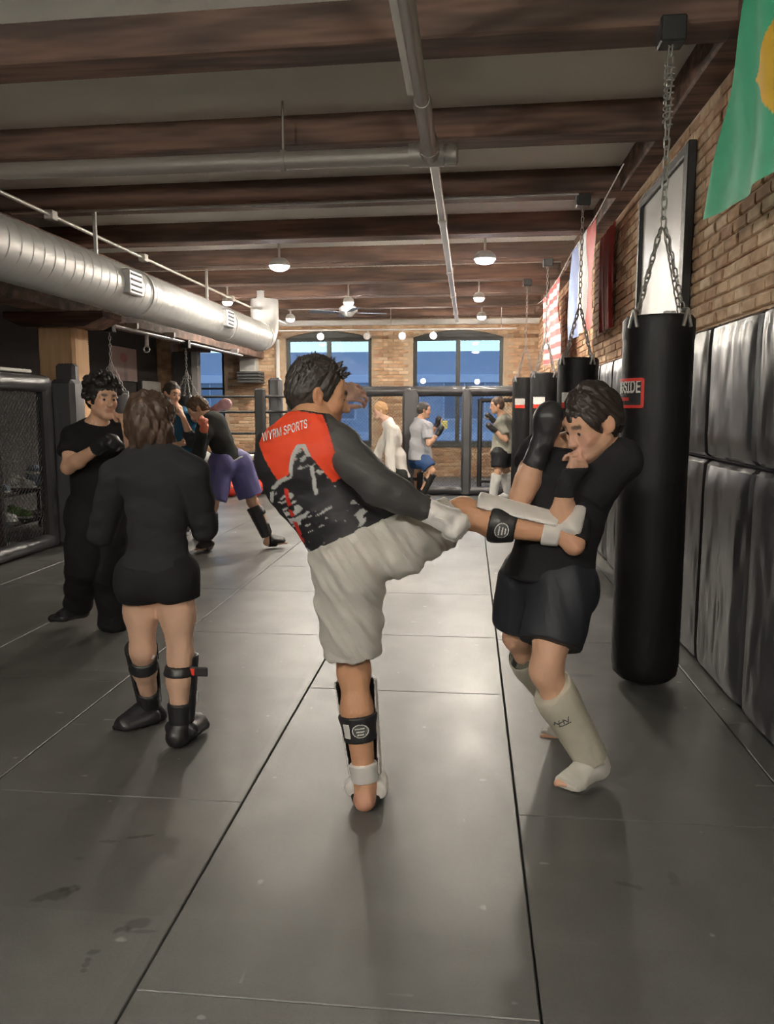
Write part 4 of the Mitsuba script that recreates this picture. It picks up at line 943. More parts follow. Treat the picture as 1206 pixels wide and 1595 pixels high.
# ---------------------------------------------------------------- the kicker
def kicker():
    k = thing('person', 'person in red and black rash guard and pale shorts kicking with one leg raised', 'person')
    J = dict(hipL=V(-0.431, 2.790, 0.906), hipR=V(-0.277, 2.850, 0.983), neck=V(-0.570, 2.850, 1.386), shoL=V(-0.712, 2.920, 1.298), shoR=V(-0.456, 2.790, 1.313), elbL=V(-0.660, 3.160, 1.286), wriL=V(-0.538, 3.120, 1.505),
        elbR=V(-0.298, 2.660, 1.188), wriR=V(-0.104, 2.700, 1.088), kneL=V(-0.411, 2.800, 0.493), ankL=V(-0.362, 2.755, 0.080), toeL=V(-.355, 2.97, .02), kneR=V(-0.019, 3.020, 1.053), ankR=V(0.351, 2.970, 0.988), toeR=V(0.496, 3.050, 1.081),
        head=V(-0.550, 2.900, 1.496), face=V(.93, .30, -.22), hup_=V(.18, .04, 1), hdR=V(.85, -.05, -.42), pnR=V(-.3, .85, -.35), hdL=V(1, .10, .12), pnL=V(0, .92, -.40), spread=.45, thumbL=.3, chest=V(-0.603, 2.850, 1.214), waist=V(-0.486, 2.830, 1.037),
        fupR=V(-.95, 0, .25), backR=V(.1, -.72, -.62), backL=V(0, -1, 0.0))
    H = Human(J, 1.0, curl=(.40, .95))
    sp = face_spots(H, SK1, stubble=.2)
    put_body(k, H, SK1, .0055, sp + [(J['ankL'] + V(0, -.03, -.05), .045, V(.56, .28, .20), .7), (J['ankR'] + V(.04, -.03, -.02), .05, V(.56, .30, .20), .6)] + [(J['wriL'] + V(.1, 0, 0), .11, V(.68, .42, .33), .9)])
    # hair: short, thick, swept up
    st = V(.5, .1, .85)
    put_hair(k, cap_hair(H, .012, .022), [], .0045, (.028, .024, .021), .010, 85, st, 3)
    tuft = []
    r2 = np.random.default_rng(3)
    for i in range(150):
        x_, y_ = r2.uniform(-.07, .07), r2.uniform(-.10, .085); b = H.HL(x_, y_, .04 + .088 * math.sqrt(max(0, 1 - (x_ / .088) ** 2 - ((y_ + .01) / .115) ** 2))); tuft.append(RC(b, b + unit(.9 * unit(b - H.HL(0, 0, .02)) + .7 * H.HR[1] * r2.uniform(-.3, 1) + r2.normal(0, .3, 3)) * r2.uniform(.014, .034), .0050, .0014, .004))
    put_cloth('hair_tuft', k, [(tuft, 0, [])], .003, V(.035, .03, .027), HAIR, it=0)
    # rash guard
    hem_n = unit(V(-0.423, 2.800, 0.932) - V(-0.529, 2.820, 1.166)); hem_q = V(-0.444, 2.820, 0.975)
    parts = [torso_part(H, .008, hem_q, hem_n, .045), sleeve(H, 'R', 1, .010, full=True, tf=.92), sleeve(H, 'L', 1, .010, full=True, tf=.98)]
    o = unit(V(.16, -.98, .0)); u = unit(V(-0.558, 2.720, 1.331) - V(-0.474, 2.720, 0.973)); u = unit(u - o * (u @ o)); r = np.cross(u, o)
    r = r * (1 if r[0] > 0 else -1)
    px2 = lambda pts: [(q @ r, q @ u) for q in pts]
    red = Polygon(px2([V(-0.615, 2.720, 1.441), V(-0.508, 2.720, 1.424), V(-0.488, 2.720, 1.380), V(-0.467, 2.720, 1.310), V(-0.443, 2.720, 1.210), V(-0.499, 2.720, 1.183), V(-0.560, 2.720, 1.220), V(-0.605, 2.720, 1.231), V(-0.660, 2.720, 1.197), V(-0.709, 2.720, 1.273), V(-0.733, 2.720, 1.326), V(-0.705, 2.720, 1.379)])).buffer(.004)
    spine = shapely.LineString(px2([V(-0.694, 2.720, 1.118), V(-0.688, 2.720, 1.163), V(-0.656, 2.720, 1.197), V(-0.619, 2.720, 1.215), V(-0.611, 2.720, 1.276), V(-0.590, 2.720, 1.318), V(-0.568, 2.720, 1.322), V(-0.546, 2.720, 1.276), V(-0.537, 2.720, 1.216), V(-0.529, 2.720, 1.158)])).buffer(.007)
    low = Polygon(px2([V(-0.684, 2.720, 1.140), V(-0.619, 2.720, 1.231), V(-0.586, 2.720, 1.322), V(-0.541, 2.720, 1.283), V(-0.465, 2.720, 1.188), V(-0.343, 2.720, 1.088), V(-0.376, 2.720, 1.020), V(-0.537, 2.720, 0.892), V(-0.591, 2.720, 0.971)]))
    redbar = shapely.LineString(px2([V(-0.636, 2.720, 1.163), V(-0.621, 2.720, 1.085), V(-0.582, 2.720, 0.971)])).buffer(.008)
    sh_axes = J['elbR'] - J['shoR']; r = r * (1 if r[0] > 0 else -1)
    AP = H.pick('armUR', 'armFR', 'armFL', 'armUL'); TP = H.pick('torso')
    is_arm = lambda p: np.min([dist(q, p.T) for q in AP], 0) < np.min([dist(q, p.T) for q in TP], 0) - .012
    def col(p, n):
        U, W = p @ r, p @ u; bk = (n @ o) > .05
        arm = is_arm(p)
        c = np.tile(V(.014, .014, .016), (len(p), 1)); c[arm] = V(.040, .040, .040)
        up_arm = ((p - J['shoR']) @ r > -.02) & (W > (J['shoR'] @ u) - .10); c[up_arm] = V(.05, .05, .049)
        ok = bk & ~arm; R_ = ok & shapely.contains_xy(red, U, W); 
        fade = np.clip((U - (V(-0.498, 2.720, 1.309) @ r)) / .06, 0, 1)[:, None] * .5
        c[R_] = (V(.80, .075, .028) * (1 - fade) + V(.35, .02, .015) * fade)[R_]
        sq = np.c_[U * 38 + W * 10, W * 120 - U * 38, U * 0]
        nz = meshkit.noise(sq, 4); nz2 = meshkit.noise(np.c_[U * 12, W * 14, U * 0 + 3], 8)
        L_ = ok & shapely.contains_xy(low, U, W); g = L_ & (nz * .75 + nz2 * .5 > .80)
        c[L_ & ~g] = V(.012, .012, .014); c[g] = (V(.42, .42, .41) * (0.4 + .8 * nz2)[:, None])[g]
        rb = ok & shapely.contains_xy(redbar, U, W) & (meshkit.noise(np.c_[U * 20, W * 45, U * 0], 2) > .35); c[rb] = V(.42, .03, .022)
        S_ = ok & shapely.contains_xy(spine, U, W) & (meshkit.noise(np.c_[U * 40, W * 60, U * 0 + 2], 9) > .25); c[S_] = V(.48, .48, .46)
        return c
    df = lambda p, n: fold(p, .35 * u + V(.35, 0, .85), 62, .0028, 2, .5) + fold(p, u - .3 * r, 110, .0012, 4, .4)
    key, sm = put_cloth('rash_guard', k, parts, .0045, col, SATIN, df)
    vv, nn = np.array(sm.vertices), vnormals(sm)
    fm = surf_map(vv, (r, u, o), (nn @ o > .1) & (vv @ o > (vv @ o).max() - .22) & ~is_arm(vv))
    t = meshkit.text_mesh('WYRM SPORTS', .030, .0012, bold=True); b = t.bounds; a0, a1 = V(-0.717, 2.720, 1.335), V(-0.556, 2.720, 1.384); e = V((a1 - a0) @ r, (a1 - a0) @ u, 0); ln = np.linalg.norm(e); e /= ln
    q = np.array(t.vertices); xs = (q[:, 0] - b[0][0]) / (b[1][0] - b[0][0]) * ln; ys = q[:, 1] * .95
    xs = xs + ys * .25; t.vertices = np.c_[a0 @ r + xs * e[0] - ys * e[1], a0 @ u + xs * e[1] + ys * e[0], q[:, 2]]
    t = t.subdivide_to_size(.02); t.vertices = fm(t); put('lettering', t, WHITE, key)
    # collar
    nk = np.asarray(H.J['neck']); put_cloth('collar', k, [(H.pick('neck'), .007, [(-H.cu, nk + H.cu * .012), (unit(H.cu + .3 * H.cf), nk + H.cu * .045)])], .005, V(.75, .06, .025), SATIN, sub=key)
    # shorts
    up_n = -hem_n
    sho = [(H.pick('torso', 'glute') + [RC(J['hipL'], J['hipR'], .118, .118)], .012, [(up_n, hem_q + hem_n * -.012), (unit(V(.1, 0, -1)), V(-0.389, 2.800, 0.772))]),
           leg_part(H, 'L', .85, .120, .088, .014), leg_part(H, 'R', .72, .120, .090, .014)]
    sho[1][2].append((up_n, hem_q)); sho[2][2].append((up_n, hem_q))
    dk = lambda p, n: fold(p, V(.75, .1, .55), 85, .0050, 5, .35) + fold(p, V(.2, 0, 1), 60, .004, 8, .6) + fold(p, V(.8, .1, .5), 190, .0022, 15, .3)
    skey, _ = put_cloth('shorts', k, sho, .005, V(.60, .575, .52), SATIN, dk)
    put_cloth('waistband', k, [(H.pick('torso', 'glute'), .016, [(up_n, hem_q + hem_n * -.014), (hem_n, hem_q + hem_n * .022)])], .005, V(.62, .595, .54), SATIN, sub=skey)
    # gloves and wrap
    fist_glove(k, H, 'R', .005, lambda p, n: V(.86, .84, .80) * (0.85 + .25 * meshkit.noise(p * 30, 3))[:, None], .007, .05, 'glove', label='white glove')
    wl = J['wriL']; put_cloth('hand_wrap', k, [band(H, ('armFL', 'handL'), wl - V(.05, 0, -.0), wl + V(.058, 0, 0), .005)], .005, BLK, CLOTH, label='dark hand wrap')
    # shin guards
    for n, fr in (('L', V(.0, 1, 0)), ('R', V(.0, .62, .78))):
        wcol = V(.78, .75, .70)
        gk, kn, an, ax, f, L = shin_guard(k, H, n, fr, .005, wcol, t0=(.08 if n == 'L' else .12), t1=.93, straps=(((.36, .60) if n == 'L' else (.28, .54)), (.80, .97)), strap_cols=(BLK, wcol), width=-.012, toes=.9)
        # printed patch on the wide strap
        b = -f if n == 'L' else unit(V(.1, -.95, -.3) - ax * (V(.1, -.95, -.3) @ ax)); sd = np.cross(b, ax); P0 = kn + ax * L * (.48 if n == 'L' else .42)
        calf = solid([(H.pick('calf' + n), .0125, [])], .008); cv, cn = np.array(calf.vertices), vnormals(calf)
        f2 = surf_map(cv, (sd, -ax, b), cn @ b > .2)
        el_ = shapely.Point(0, 0).buffer(1, 24); c0 = (P0 @ sd, P0 @ -ax)
        def dec(poly, mat, nm, lift, dx=0., dy=0.):
            m_ = extr(poly, .0012).subdivide_to_size(.012); m_.vertices += V(c0[0] + dx, c0[1] + dy, 0); m_.vertices = f2(m_, lift); put(nm, m_, mat, gk)
        dx = .014 * (1 if n == 'L' else 0)
        dec(shapely.affinity.scale(el_, .030, .026), WHITE, 'patch', .001, dx); dec(shapely.affinity.scale(el_, .026, .0225), PADGREY, 'patch_centre', .0018, dx)
        tm = meshkit.text_mesh('FIGHT', .011, .001, bold=True); tm.vertices -= V(tm.bounds.mean(0)[0], .0055, 0)
        for j, yy in enumerate((.010, -.002, -.013)):
            m_ = box((-.018 + .003 * j, yy - .003, 0), (.018 - .003 * j, yy + .002, .001)).subdivide_to_size(.01); m_.vertices += V(c0[0] + dx, c0[1], 0); m_.vertices = f2(m_, .0028); put('patch_mark', m_, WHITE, gk)
        if n == 'L': dec(sbox(-.045, -.024, -.028, .024).buffer(.004), WHITE, 'strap_tab', .0015)
kicker()
# ---------------------------------------------------------------- the holder
def holder():
    k = thing('person', 'crouched person in black tee and beige shin guards beside the nearest punching bag', 'person')
    J = dict(hipR=V(0.253, 3.220, 0.755), hipL=V(0.365, 3.080, 0.775), neck=V(0.422, 3.100, 1.295), shoR=V(0.281, 3.220, 1.273), shoL=V(0.554, 3.020, 1.262), elbR=V(0.199, 3.060, 1.120), wriR=V(0.274, 3.040, 1.326), elbL=V(0.333, 3.020, 0.980), wriL=V(0.354, 2.920, 1.184),
        kneL=V(0.294, 2.920, 0.479), ankL=V(0.491, 3.000, 0.112), toeL=V(0.356, 2.860, 0.054), kneR=V(0.210, 3.280, 0.502), ankR=V(0.464, 3.580, 0.059), toeR=V(0.350, 3.400, 0.025), head=V(0.445, 3.000, 1.394), face=V(-.70, -.42, -.58), hup_=V(-.35, -.25, 1),
        hdR=V(.22, -.1, 1), pnR=V(.8, .3, 0), hdL=V(.45, -.12, .85), pnL=V(-.5, .9, .2), thumbL=.7, bend=.0)
    H = Human(J, 1.0, curl=(.75, .95), thick=1.0)
    put_body(k, H, SK4, .0055, face_spots(H, SK4, stubble=.35) + [(J['wriL'] + V(0, 0, .1), .08, V(.56, .33, .25), .6)])
    put_hair(k, cap_hair(H, .016, .030), [], .0045, (.022, .016, .014), .016, 45, V(-.5, -.3, .5), 7)
    hn = unit(V(0, 0, -1)); hq = V(0.303, 3.100, 0.795)
    ex = [RC(H.waist, H.mh, .135, .15, .05)]
    put_cloth('tee_shirt', k, [torso_part(H, .014, hq, hn, .03, ex), sleeve(H, 'R', .35, .016, .01), sleeve(H, 'L', .52, .016, .008)], .006, V(.013, .013, .015), CLOTH, lambda p, n: fold(p, V(.4, 0, 1), 45, .004, 3))
    sk, sm = put_cloth('shorts', k, [(H.pick('torso', 'glute'), .014, [(V(0, 0, 1), hq + V(0, 0, .02)), (V(0, 0, -1), V(0.306, 3.100, 0.654))]), leg_part(H, 'L', .72, .118, .100, .014), leg_part(H, 'R', .80, .118, .096, .014)], .006, V(.014, .016, .021), SATIN, lambda p, n: fold(p, V(1, .3, .2), 50, .004, 6))
    vv, nn = np.array(sm.vertices), vnormals(sm); out = V(-.25, -.97, 0); rt = V(.97, -.25, 0); fm = surf_map(vv, (rt, V(0, 0, 1), out), nn @ out > .3)
    c = V(0.244, 2.900, 0.643); mk = shapely.union_all([sbox(-.019, -.008, -.011, .008), sbox(.011, -.008, .019, .008), sbox(-.012, -.003, .012, .002), shapely.affinity.rotate(sbox(-.012, -.002, .012, .003), 35), shapely.affinity.rotate(sbox(-.012, -.002, .012, .003), -35)])
    m_ = extr(mk, .001); m_.vertices += V(c @ rt, c[2], 0); m_.vertices = fm(m_); put('emblem', m_, WHITE, sk)
    beige = V(.50, .465, .37)
    for n, fr in (('L', V(-.8, -.6, 0)), ('R', V(-.8, -.5, 0))):
        kn, an, toe = J['kne' + n], J['ank' + n], J['toe' + n]; ax = unit(an - kn); L = np.linalg.norm(an - kn); f = unit(fr - ax * (fr @ ax))
        gk, gm = put_cloth('shin_guard', k, [(H.pick('calf' + n) + [RC(kn + ax * L * .15 + f * .014, an + f * .012, .062, .048, .04)], .012, [(-ax + .25 * f, kn + ax * L * .16), (ax, an + ax * .0)])], .006, beige, GEAR)
        put_cloth('trim_band', k, [(H.pick('calf' + n) + [RC(kn + ax * L * .10 + f * .014, an + f * .012, .062, .048, .04)], .013, [(-ax + .25 * f, kn + ax * L * .157), (ax - .25 * f, kn + ax * L * .169)])], .005, BLK, GEAR, sub=gk)
        put_cloth('trim_band', k, [band(H, ('calf' + n,), an - ax * .022, an - ax * .008, .022)], .006, BLK, GEAR, sub=gk)
        fl = unit((toe - an) * V(1, 1, 0))
        put_cloth('foot_cover', k, [(H.pick('foot' + n), .010, [(fl, an + fl * .165), (V(0, 0, -1), V(0, 0, .006))]), ([RC(an + ax * -.03, an + ax * .01, .05, .05)], 0, [])], .006, V(.68, .65, .58), CLOTH, sub=gk, kk=.02)
        if n == 'L':
            vv, nn = np.array(gm.vertices), vnormals(gm); o_ = unit(V(-.35, -.93, .1)); o_ = unit(o_ - ax * (o_ @ ax)); rt = np.cross(-ax, o_) * 1.0; fm = surf_map(vv, (rt, -ax, o_), nn @ o_ > .2)
            c = kn + ax * L * .40
            for j, (x, a, ln) in enumerate(((-.035, 60, .022), (-.026, -50, .02), (-.016, 70, .026), (-.008, 20, .016), (.002, 80, .024), (.012, -60, .02), (.020, 65, .03), (.0, 5, .05))):
                m_ = extr(shapely.affinity.rotate(sbox(-ln / 2, -.0016, ln / 2, .0016), a), .001).subdivide_to_size(.01); m_.vertices += V(c @ rt + x, c @ -ax + (.0 if j < 7 else -.016), 0); m_.vertices = fm(m_); put('script_mark', m_, CHARM, gk)
    fist_glove(k, H, 'R', .005, BLK * 1.2, .01, .10, 'glove', blob=.058, label='round black glove')
    w = J['wriL']; put_cloth('hand_wrap', k, [band(H, ('armFL', 'handL'), w - V(.0, 0, .055), w + V(0, 0, .055), .007)], .005, BLK, CLOTH, label='black wrap on the fist')
    s = thing_part_mouthless = None
holder()
# ---------------------------------------------------------------- woman with the back turned
def woman():
    k = thing('person', 'person in black long-sleeved top and short black shorts seen from behind, at left', 'person')
    J = dict(hipL=V(-1.398, 3.240, 0.747), hipR=V(-1.244, 3.240, 0.750), neck=V(-1.318, 3.260, 1.262), shoL=V(-1.495, 3.260, 1.162), shoR=V(-1.154, 3.240, 1.178), elbL=V(-1.623, 3.360, 0.901), elbR=V(-1.145, 3.340, 0.934), wriL=V(-1.722, 3.620, 0.951), wriR=V(-1.294, 3.620, 0.988),
        kneL=V(-1.412, 3.260, 0.402), ankL=V(-1.458, 3.440, 0.061), toeL=V(-1.522, 3.360, -0.052), kneR=V(-1.227, 3.220, 0.391), ankR=V(-1.232, 3.200, 0.087), toeR=V(-1.20, 3.36, .02), head=V(-1.346, 3.280, 1.401), face=V(-.25, .97, -.05), hup_=V(-.05, .05, 1),
        backL=V(0, -1, .2), backR=V(0, -1, 0), hdL=V(.2, .6, .7), hdR=V(-.1, .6, .7))
    H = Human(J, .90, fem=True)
    put_body(k, H, SK3, .006, [(J['kneL'], .06, V(.6, .36, .25), .4)], eyes=True)
    L = H.HL
    pr = [EL(L(0, -.012, .025), H.HR, V(.100, .118, .100), .03), EL(L(0, -.045, -.055), H.HR, V(.098, .080, .095), .04), EL(L(0, .105, -.06), H.HR, V(.07, .06, .10), .02, neg=True)]
    put_hair(k, pr, [], .006, (.050, .030, .020), .024, 34, V(.1, -.2, 1), 11, stretch=.35)
    hq, hn = V(-1.334, 3.250, 0.749), unit(V(0, 0, -1))
    dt = lambda p, n: fold(p, V(.25, 0, 1), 55, .003, 4) + fold(p, V(-.3, 0, 1), 90, .0015, 9)
    put_cloth('top', k, [torso_part(H, .012, V(-1.333, 3.250, 0.760), hn, .03), sleeve(H, 'L', 1, .012, full=True, tf=.95), sleeve(H, 'R', 1, .012, full=True, tf=.95)], .006, V(.019, .0195, .021), CLOTH, dt)
    put_cloth('shorts', k, [(H.pick('torso', 'glute'), .014, [(V(0, 0, 1), V(-1.332, 3.250, 0.788)), (V(0, 0, -1), V(-1.337, 3.250, 0.656))]), leg_part(H, 'L', .33, .096, .090, .010), leg_part(H, 'R', .30, .096, .090, .010)], .006, V(.012, .012, .014), CLOTH)
    for n, fr in (('L', V(-.6, .8, 0)), ('R', V(.25, 1, 0))):
        gk, kn, an, ax, f, Ln = shin_guard(k, H, n, fr, .006, V(.014, .014, .016), t0=-.02, t1=.95, straps=((.12, .26), (.66, .98)), foot_col=V(.014, .014, .016), width=-.02, toes=.9)
        put_cloth('sock', k, [(H.pick('foot' + n), .010, [(V(0, 0, -1), V(0, 0, .004))])], .006, V(.012, .012, .013), GEAR, sub=gk)
        if n == 'R':
            p = kn + ax * Ln * .19 + V(.055, -.02, 0); put('strap_tail', cbox(p + V(-.02, -.008, -.020), p + V(.075, .004, .022), .006), BLACKM, gk)
            put('strap_label', cbox(p + V(-.012, -.012, -.014), p + V(.02, -.005, .016), .002), RED, gk)
            p2 = an - ax * .12 + V(.06, .03, 0); put('trim', cbox(p2 + V(-.012, -.01, -.025), p2 + V(.012, .01, .025), .004), GREYL, gk)
        else:
            p = kn + ax * Ln * .12 + V(.045, -.035, 0.02); put('strap_label', xform(cbox(V(-.02, -.006, -.010), V(.02, .006, .010), .003), trimesh.transformations.translation_matrix(p) @ rot(28, [0, 1, 0])), WHITE, gk)
woman()
# ---------------------------------------------------------------- curly-haired man
def curly():
    k = thing('person', 'person with bushy black curls, black tee and trousers beside the cage post', 'person')
    J = dict(hipR=V(-2.445, 4.860, 0.800), hipL=V(-2.338, 4.980, 0.777), neck=V(-2.369, 4.900, 1.320), shoR=V(-2.467, 4.800, 1.258), shoL=V(-2.255, 5.040, 1.267), elbR=V(-2.467, 4.700, 1.088), wriR=V(-2.178, 4.560, 1.230), elbL=V(-2.141, 4.960, 1.088), wriL=V(-2.134, 4.820, 1.323),
        kneR=V(-2.439, 4.780, 0.459), ankR=V(-2.612, 5.020, 0.135), toeR=V(-2.635, 4.980, -0.002), kneL=V(-2.300, 4.860, 0.395), ankL=V(-2.330, 4.940, -0.026), toeL=V(-2.094, 4.556, 0.030), head=V(-2.299, 4.860, 1.506), face=V(.72, -.62, -.12), hup_=V(.05, 0, 1),
        hdR=V(.8, 0, .5), hdL=V(-.2, -.1, 1), pnL=V(-.9, 0, 0))
    H = Human(J, 1.0)
    put_body(k, H, SK2, .008, face_spots(H, SK2))
    L = H.HL; r2 = np.random.default_rng(5)
    pr = [EL(L(0, -.02, .055), H.HR, V(.098, .112, .095), .02), EL(L(0, -.06, .0), H.HR, V(.085, .06, .08), .02)]
    for i in range(130):
        d = unit(r2.normal(0, 1, 3) + V(0, -.25, .5)); 
        if d[1] > .55 and d[2] < .35: continue
        c = L(d[0] * .105, -.02 + d[1] * .118, .06 + d[2] * .105); pr.append(SP(c, r2.uniform(.014, .026), .006))
    pr.append(EL(L(0, .095, -.045), H.HR, V(.085, .07, .085), .015, neg=True))
    put_hair(k, pr, [], .006, (.016, .013, .012), .005, 70, None, 2)
    hq = V(-2.373, 4.900, 0.796)
    put_cloth('tee_shirt', k, [torso_part(H, .016, V(-2.376, 4.900, 0.754), V(0, 0, -1), .055, [RC(H.waist, H.mh, .14, .15, .05)]), sleeve(H, 'R', .55, .018, .012), sleeve(H, 'L', .6, .018, .01)], .008, V(.011, .011, .012), CLOTH, lambda p, n: fold(p, V(.4, 0, 1), 40, .004, 3))
    put_cloth('trousers', k, [(H.pick('torso', 'glute'), .014, [(V(0, 0, 1), hq), (V(0, 0, -1), V(-2.381, 4.900, 0.648))]), leg_part(H, 'R', .9, .115, .095, .014, True, .97), leg_part(H, 'L', .9, .115, .095, .014, True, .9)], .008, V(.012, .012, .013), CLOTH, lambda p, n: fold(p, V(.3, 0, 1), 40, .006, 6))
    for n in 'RL': put_cloth('foot_guard', k, [(H.pick('foot' + n), .012, [(V(0, 0, -1), V(0, 0, .004))])], .008, V(.016, .016, .018), GEAR)
    fist_glove(k, H, 'R', .007, V(.015, .015, .016), .012, .06, 'glove', label='black glove')
    put('chin_mark', cbox(V(-2.154, 4.660, 1.369), V(-2.129, 4.640, 1.354), .002), GREYL, k, label='small pale shirt mark') if False else None
curly()
# ---------------------------------------------------------------- man in purple shorts
def purple():
    k = thing('person', 'person in dark long-sleeved top and purple shorts bending forward to the left', 'person')
    J = dict(hipL=V(-2.491, 7.850, 0.896), hipR=V(-2.356, 8.000, 0.900), neck=V(-2.658, 7.850, 1.335), shoL=V(-2.604, 7.680, 1.224), shoR=V(-2.581, 8.020, 1.293), elbL=V(-2.667, 7.650, 0.972), wriL=V(-2.542, 7.500, 1.254), elbR=V(-2.875, 8.100, 1.091), wriR=V(-2.914, 7.950, 1.359),
        kneL=V(-2.564, 7.750, 0.476), ankL=V(-2.652, 7.860, 0.096), toeL=V(-2.727, 7.661, 0.030), kneR=V(-2.222, 8.020, 0.488), ankR=V(-2.063, 8.060, 0.107), toeR=V(-1.992, 8.099, 0.020), head=V(-2.715, 7.850, 1.437), face=V(-.72, -.25, -.65), hup_=V(-.65, -.1, .75),
        hdL=V(.2, -.2, 1), hdR=V(-.3, 0, .9), bend=.05, hup=V(-.35, 0, 1))
    H = Human(J, .97)
    put_body(k, H, SK2, .010, face_spots(H, SK2))
    put_hair(k, cap_hair(H, .014, .02), [], .008, (.105, .06, .032), .010, 45, None, 4)
    ax = unit(H.mh - H.chest); hq = H.mh - ax * .02
    put_cloth('top', k, [torso_part(H, .014, hq, ax, .02), sleeve(H, 'L', 1, .014, full=True, tf=.9), sleeve(H, 'R', 1, .014, full=True, tf=.5)], .010, V(.030, .033, .031), CLOTH, lambda p, n: fold(p, V(.4, 0, 1), 35, .005, 3))
    put_cloth('shorts', k, [(H.pick('torso', 'glute') + [RC(J['hipL'], J['hipR'], .108, .108)], .016, [(-ax, hq), (V(0, 0, -1), V(-2.411, 7.900, 0.743))]), leg_part(H, 'L', .86, .125, .115, .016), leg_part(H, 'R', .86, .125, .115, .016)], .010, V(.125, .120, .30), SATIN, lambda p, n: fold(p, V(1, 0, .3), 35, .006, 5))
    put_cloth('waistband', k, [(H.pick('torso', 'glute'), .020, [(-ax, hq - ax * .012), (ax, hq + ax * .014)])], .010, V(.55, .55, .55), CLOTH)
    for n, fr in (('L', V(-1, -.3, 0)), ('R', V(-.4, -.5, .2))):
        shin_guard(k, H, n, fr, .009, V(.015, .015, .016), t0=.10, t1=.93, straps=((.16, .38), (.62, .90)), foot_col=V(.015, .015, .016), width=-.01)
    fist_glove(k, H, 'L', .009, V(.62, .17, .10), .010, .03, 'glove', label='orange-red glove')
purple()
def blue_man():
    k = thing('person', 'person in blue tee and grey shorts with a pink glove raised over the bending one', 'person')
    J = dict(hipL=V(-2.910, 8.550, 0.846), hipR=V(-3.143, 8.750, 0.830), neck=V(-3.254, 8.700, 1.407), shoL=V(-3.044, 8.500, 1.339), shoR=V(-3.472, 8.850, 1.319), elbL=V(-2.826, 8.350, 1.368), wriL=V(-2.621, 8.200, 1.463), elbR=V(-3.364, 8.600, 0.996), wriR=V(-3.089, 8.400, 1.077),
        kneL=V(-2.875, 8.500, 0.474), ankL=V(-2.996, 8.600, 0.048), toeL=V(-2.816, 8.284, 0.030), kneR=V(-3.167, 8.700, 0.448), ankR=V(-3.300, 8.900, 0.026), toeR=V(-3.086, 8.519, 0.030), head=V(-3.287, 8.650, 1.605), face=V(.75, -.5, -.3), hup_=V(.2, 0, 1), hdL=V(1, -.2, .35), bend=.03)
    H = Human(J, .98)
    put_body(k, H, SK2, .011, face_spots(H, SK2))
    put_hair(k, cap_hair(H, .014, .022), [], .009, (.045, .033, .026), .010, 45, None, 6)
    put_cloth('tee_shirt', k, [torso_part(H, .018, V(-3.058, 8.600, 0.891), V(0, 0, -1), .03), sleeve(H, 'L', .4, .018, .01), sleeve(H, 'R', .55, .018, .01)], .011, V(.022, .085, .155), CLOTH, lambda p, n: fold(p, V(.4, 0, 1), 35, .006, 3))
    put_cloth('shorts', k, [(H.pick('torso', 'glute'), .016, [(V(0, 0, 1), V(-3.057, 8.600, 0.927)), (V(0, 0, -1), V(-3.065, 8.600, 0.677))]), leg_part(H, 'L', .72, .125, .120, .016), leg_part(H, 'R', .72, .125, .118, .016)], .011, V(.36, .38, .36), CLOTH, lambda p, n: fold(p, V(1, 0, .3), 30, .006, 5))
    fist_glove(k, H, 'L', .010, V(.60, .34, .36), .01, .10, 'glove', blob=.062, label='pink glove')
    for n in 'LR': shin_guard(k, H, n, V(.6, -.6, 0), .011, V(.016, .016, .017), foot_col=V(.015, .015, .016), width=-.01)
blue_man()
# ---------------------------------------------------------------- three far figures
def blond():
    k = thing('person', 'fair-haired person in a white long-sleeved top, walking left in the background', 'person')
    J = dict(hipL=V(-1.060, 12.350, 0.399), hipR=V(-1.163, 12.600, 0.377), neck=V(-1.276, 12.400, 1.242), shoL=V(-1.179, 12.220, 1.119), shoR=V(-1.261, 12.650, 1.127), elbL=V(-1.216, 12.200, 0.746), wriL=V(-1.161, 12.150, 0.455), elbR=V(-1.430, 12.600, 0.753), wriR=V(-1.480, 12.500, 0.505),
        kneL=V(-1.180, 12.350, 0.137), ankL=V(-1.011, 12.500, -0.102), toeL=V(-1.057, 11.659, 0.020), kneR=V(-1.266, 12.600, 0.109), ankR=V(-1.297, 12.600, -0.015), toeR=V(-1.347, 12.035, 0.020), head=V(-1.386, 12.400, 1.410), face=V(-.95, -.25, -.12), hup_=V(-.15, 0, 1), bend=.05)
    J['ankL'] = V(J['ankL'][0], J['ankL'][1], .13); J['kneL'] = V(J['kneL'][0], J['kneL'][1], .45); J['ankR'] = V(J['ankR'][0], J['ankR'][1], .09); J['kneR'] = V(J['kneR'][0], J['kneR'][1], .45); J['toeL'] = J['ankL'] + V(-.2, 0, -.09); J['toeR'] = J['ankR'] + V(-.2, 0, -.06)
    H = Human(J, .98)
    put_body(k, H, (.62, .40, .30), .012, face_spots(H, (.62, .40, .30), brow=(.3, .17, .08)))
    put_hair(k, cap_hair(H, .016, .026), [], .010, (.42, .25, .115), .012, 40, None, 4)
    ax = unit(H.mh - H.chest)
    put_cloth('top', k, [torso_part(H, .022, H.mh + ax * .02, ax, .035, [RC(H.waist, H.mh, .14, .15, .05)]), sleeve(H, 'L', 1, .022, full=True, tf=.95), sleeve(H, 'R', 1, .022, full=True, tf=.95)], .012, V(.68, .655, .61), CLOTH, lambda p, n: fold(p, V(.5, 0, 1), 30, .006, 3))
    put_cloth('trousers', k, [(H.pick('torso', 'glute'), .014, [(-ax, H.mh), (V(0, 0, -1), H.mh + V(0, 0, -.2))]), leg_part(H, 'L', .9, .11, .085, .014, True, .95), leg_part(H, 'R', .9, .11, .085, .014, True, .95)], .012, V(.022, .024, .022), CLOTH)
blond()
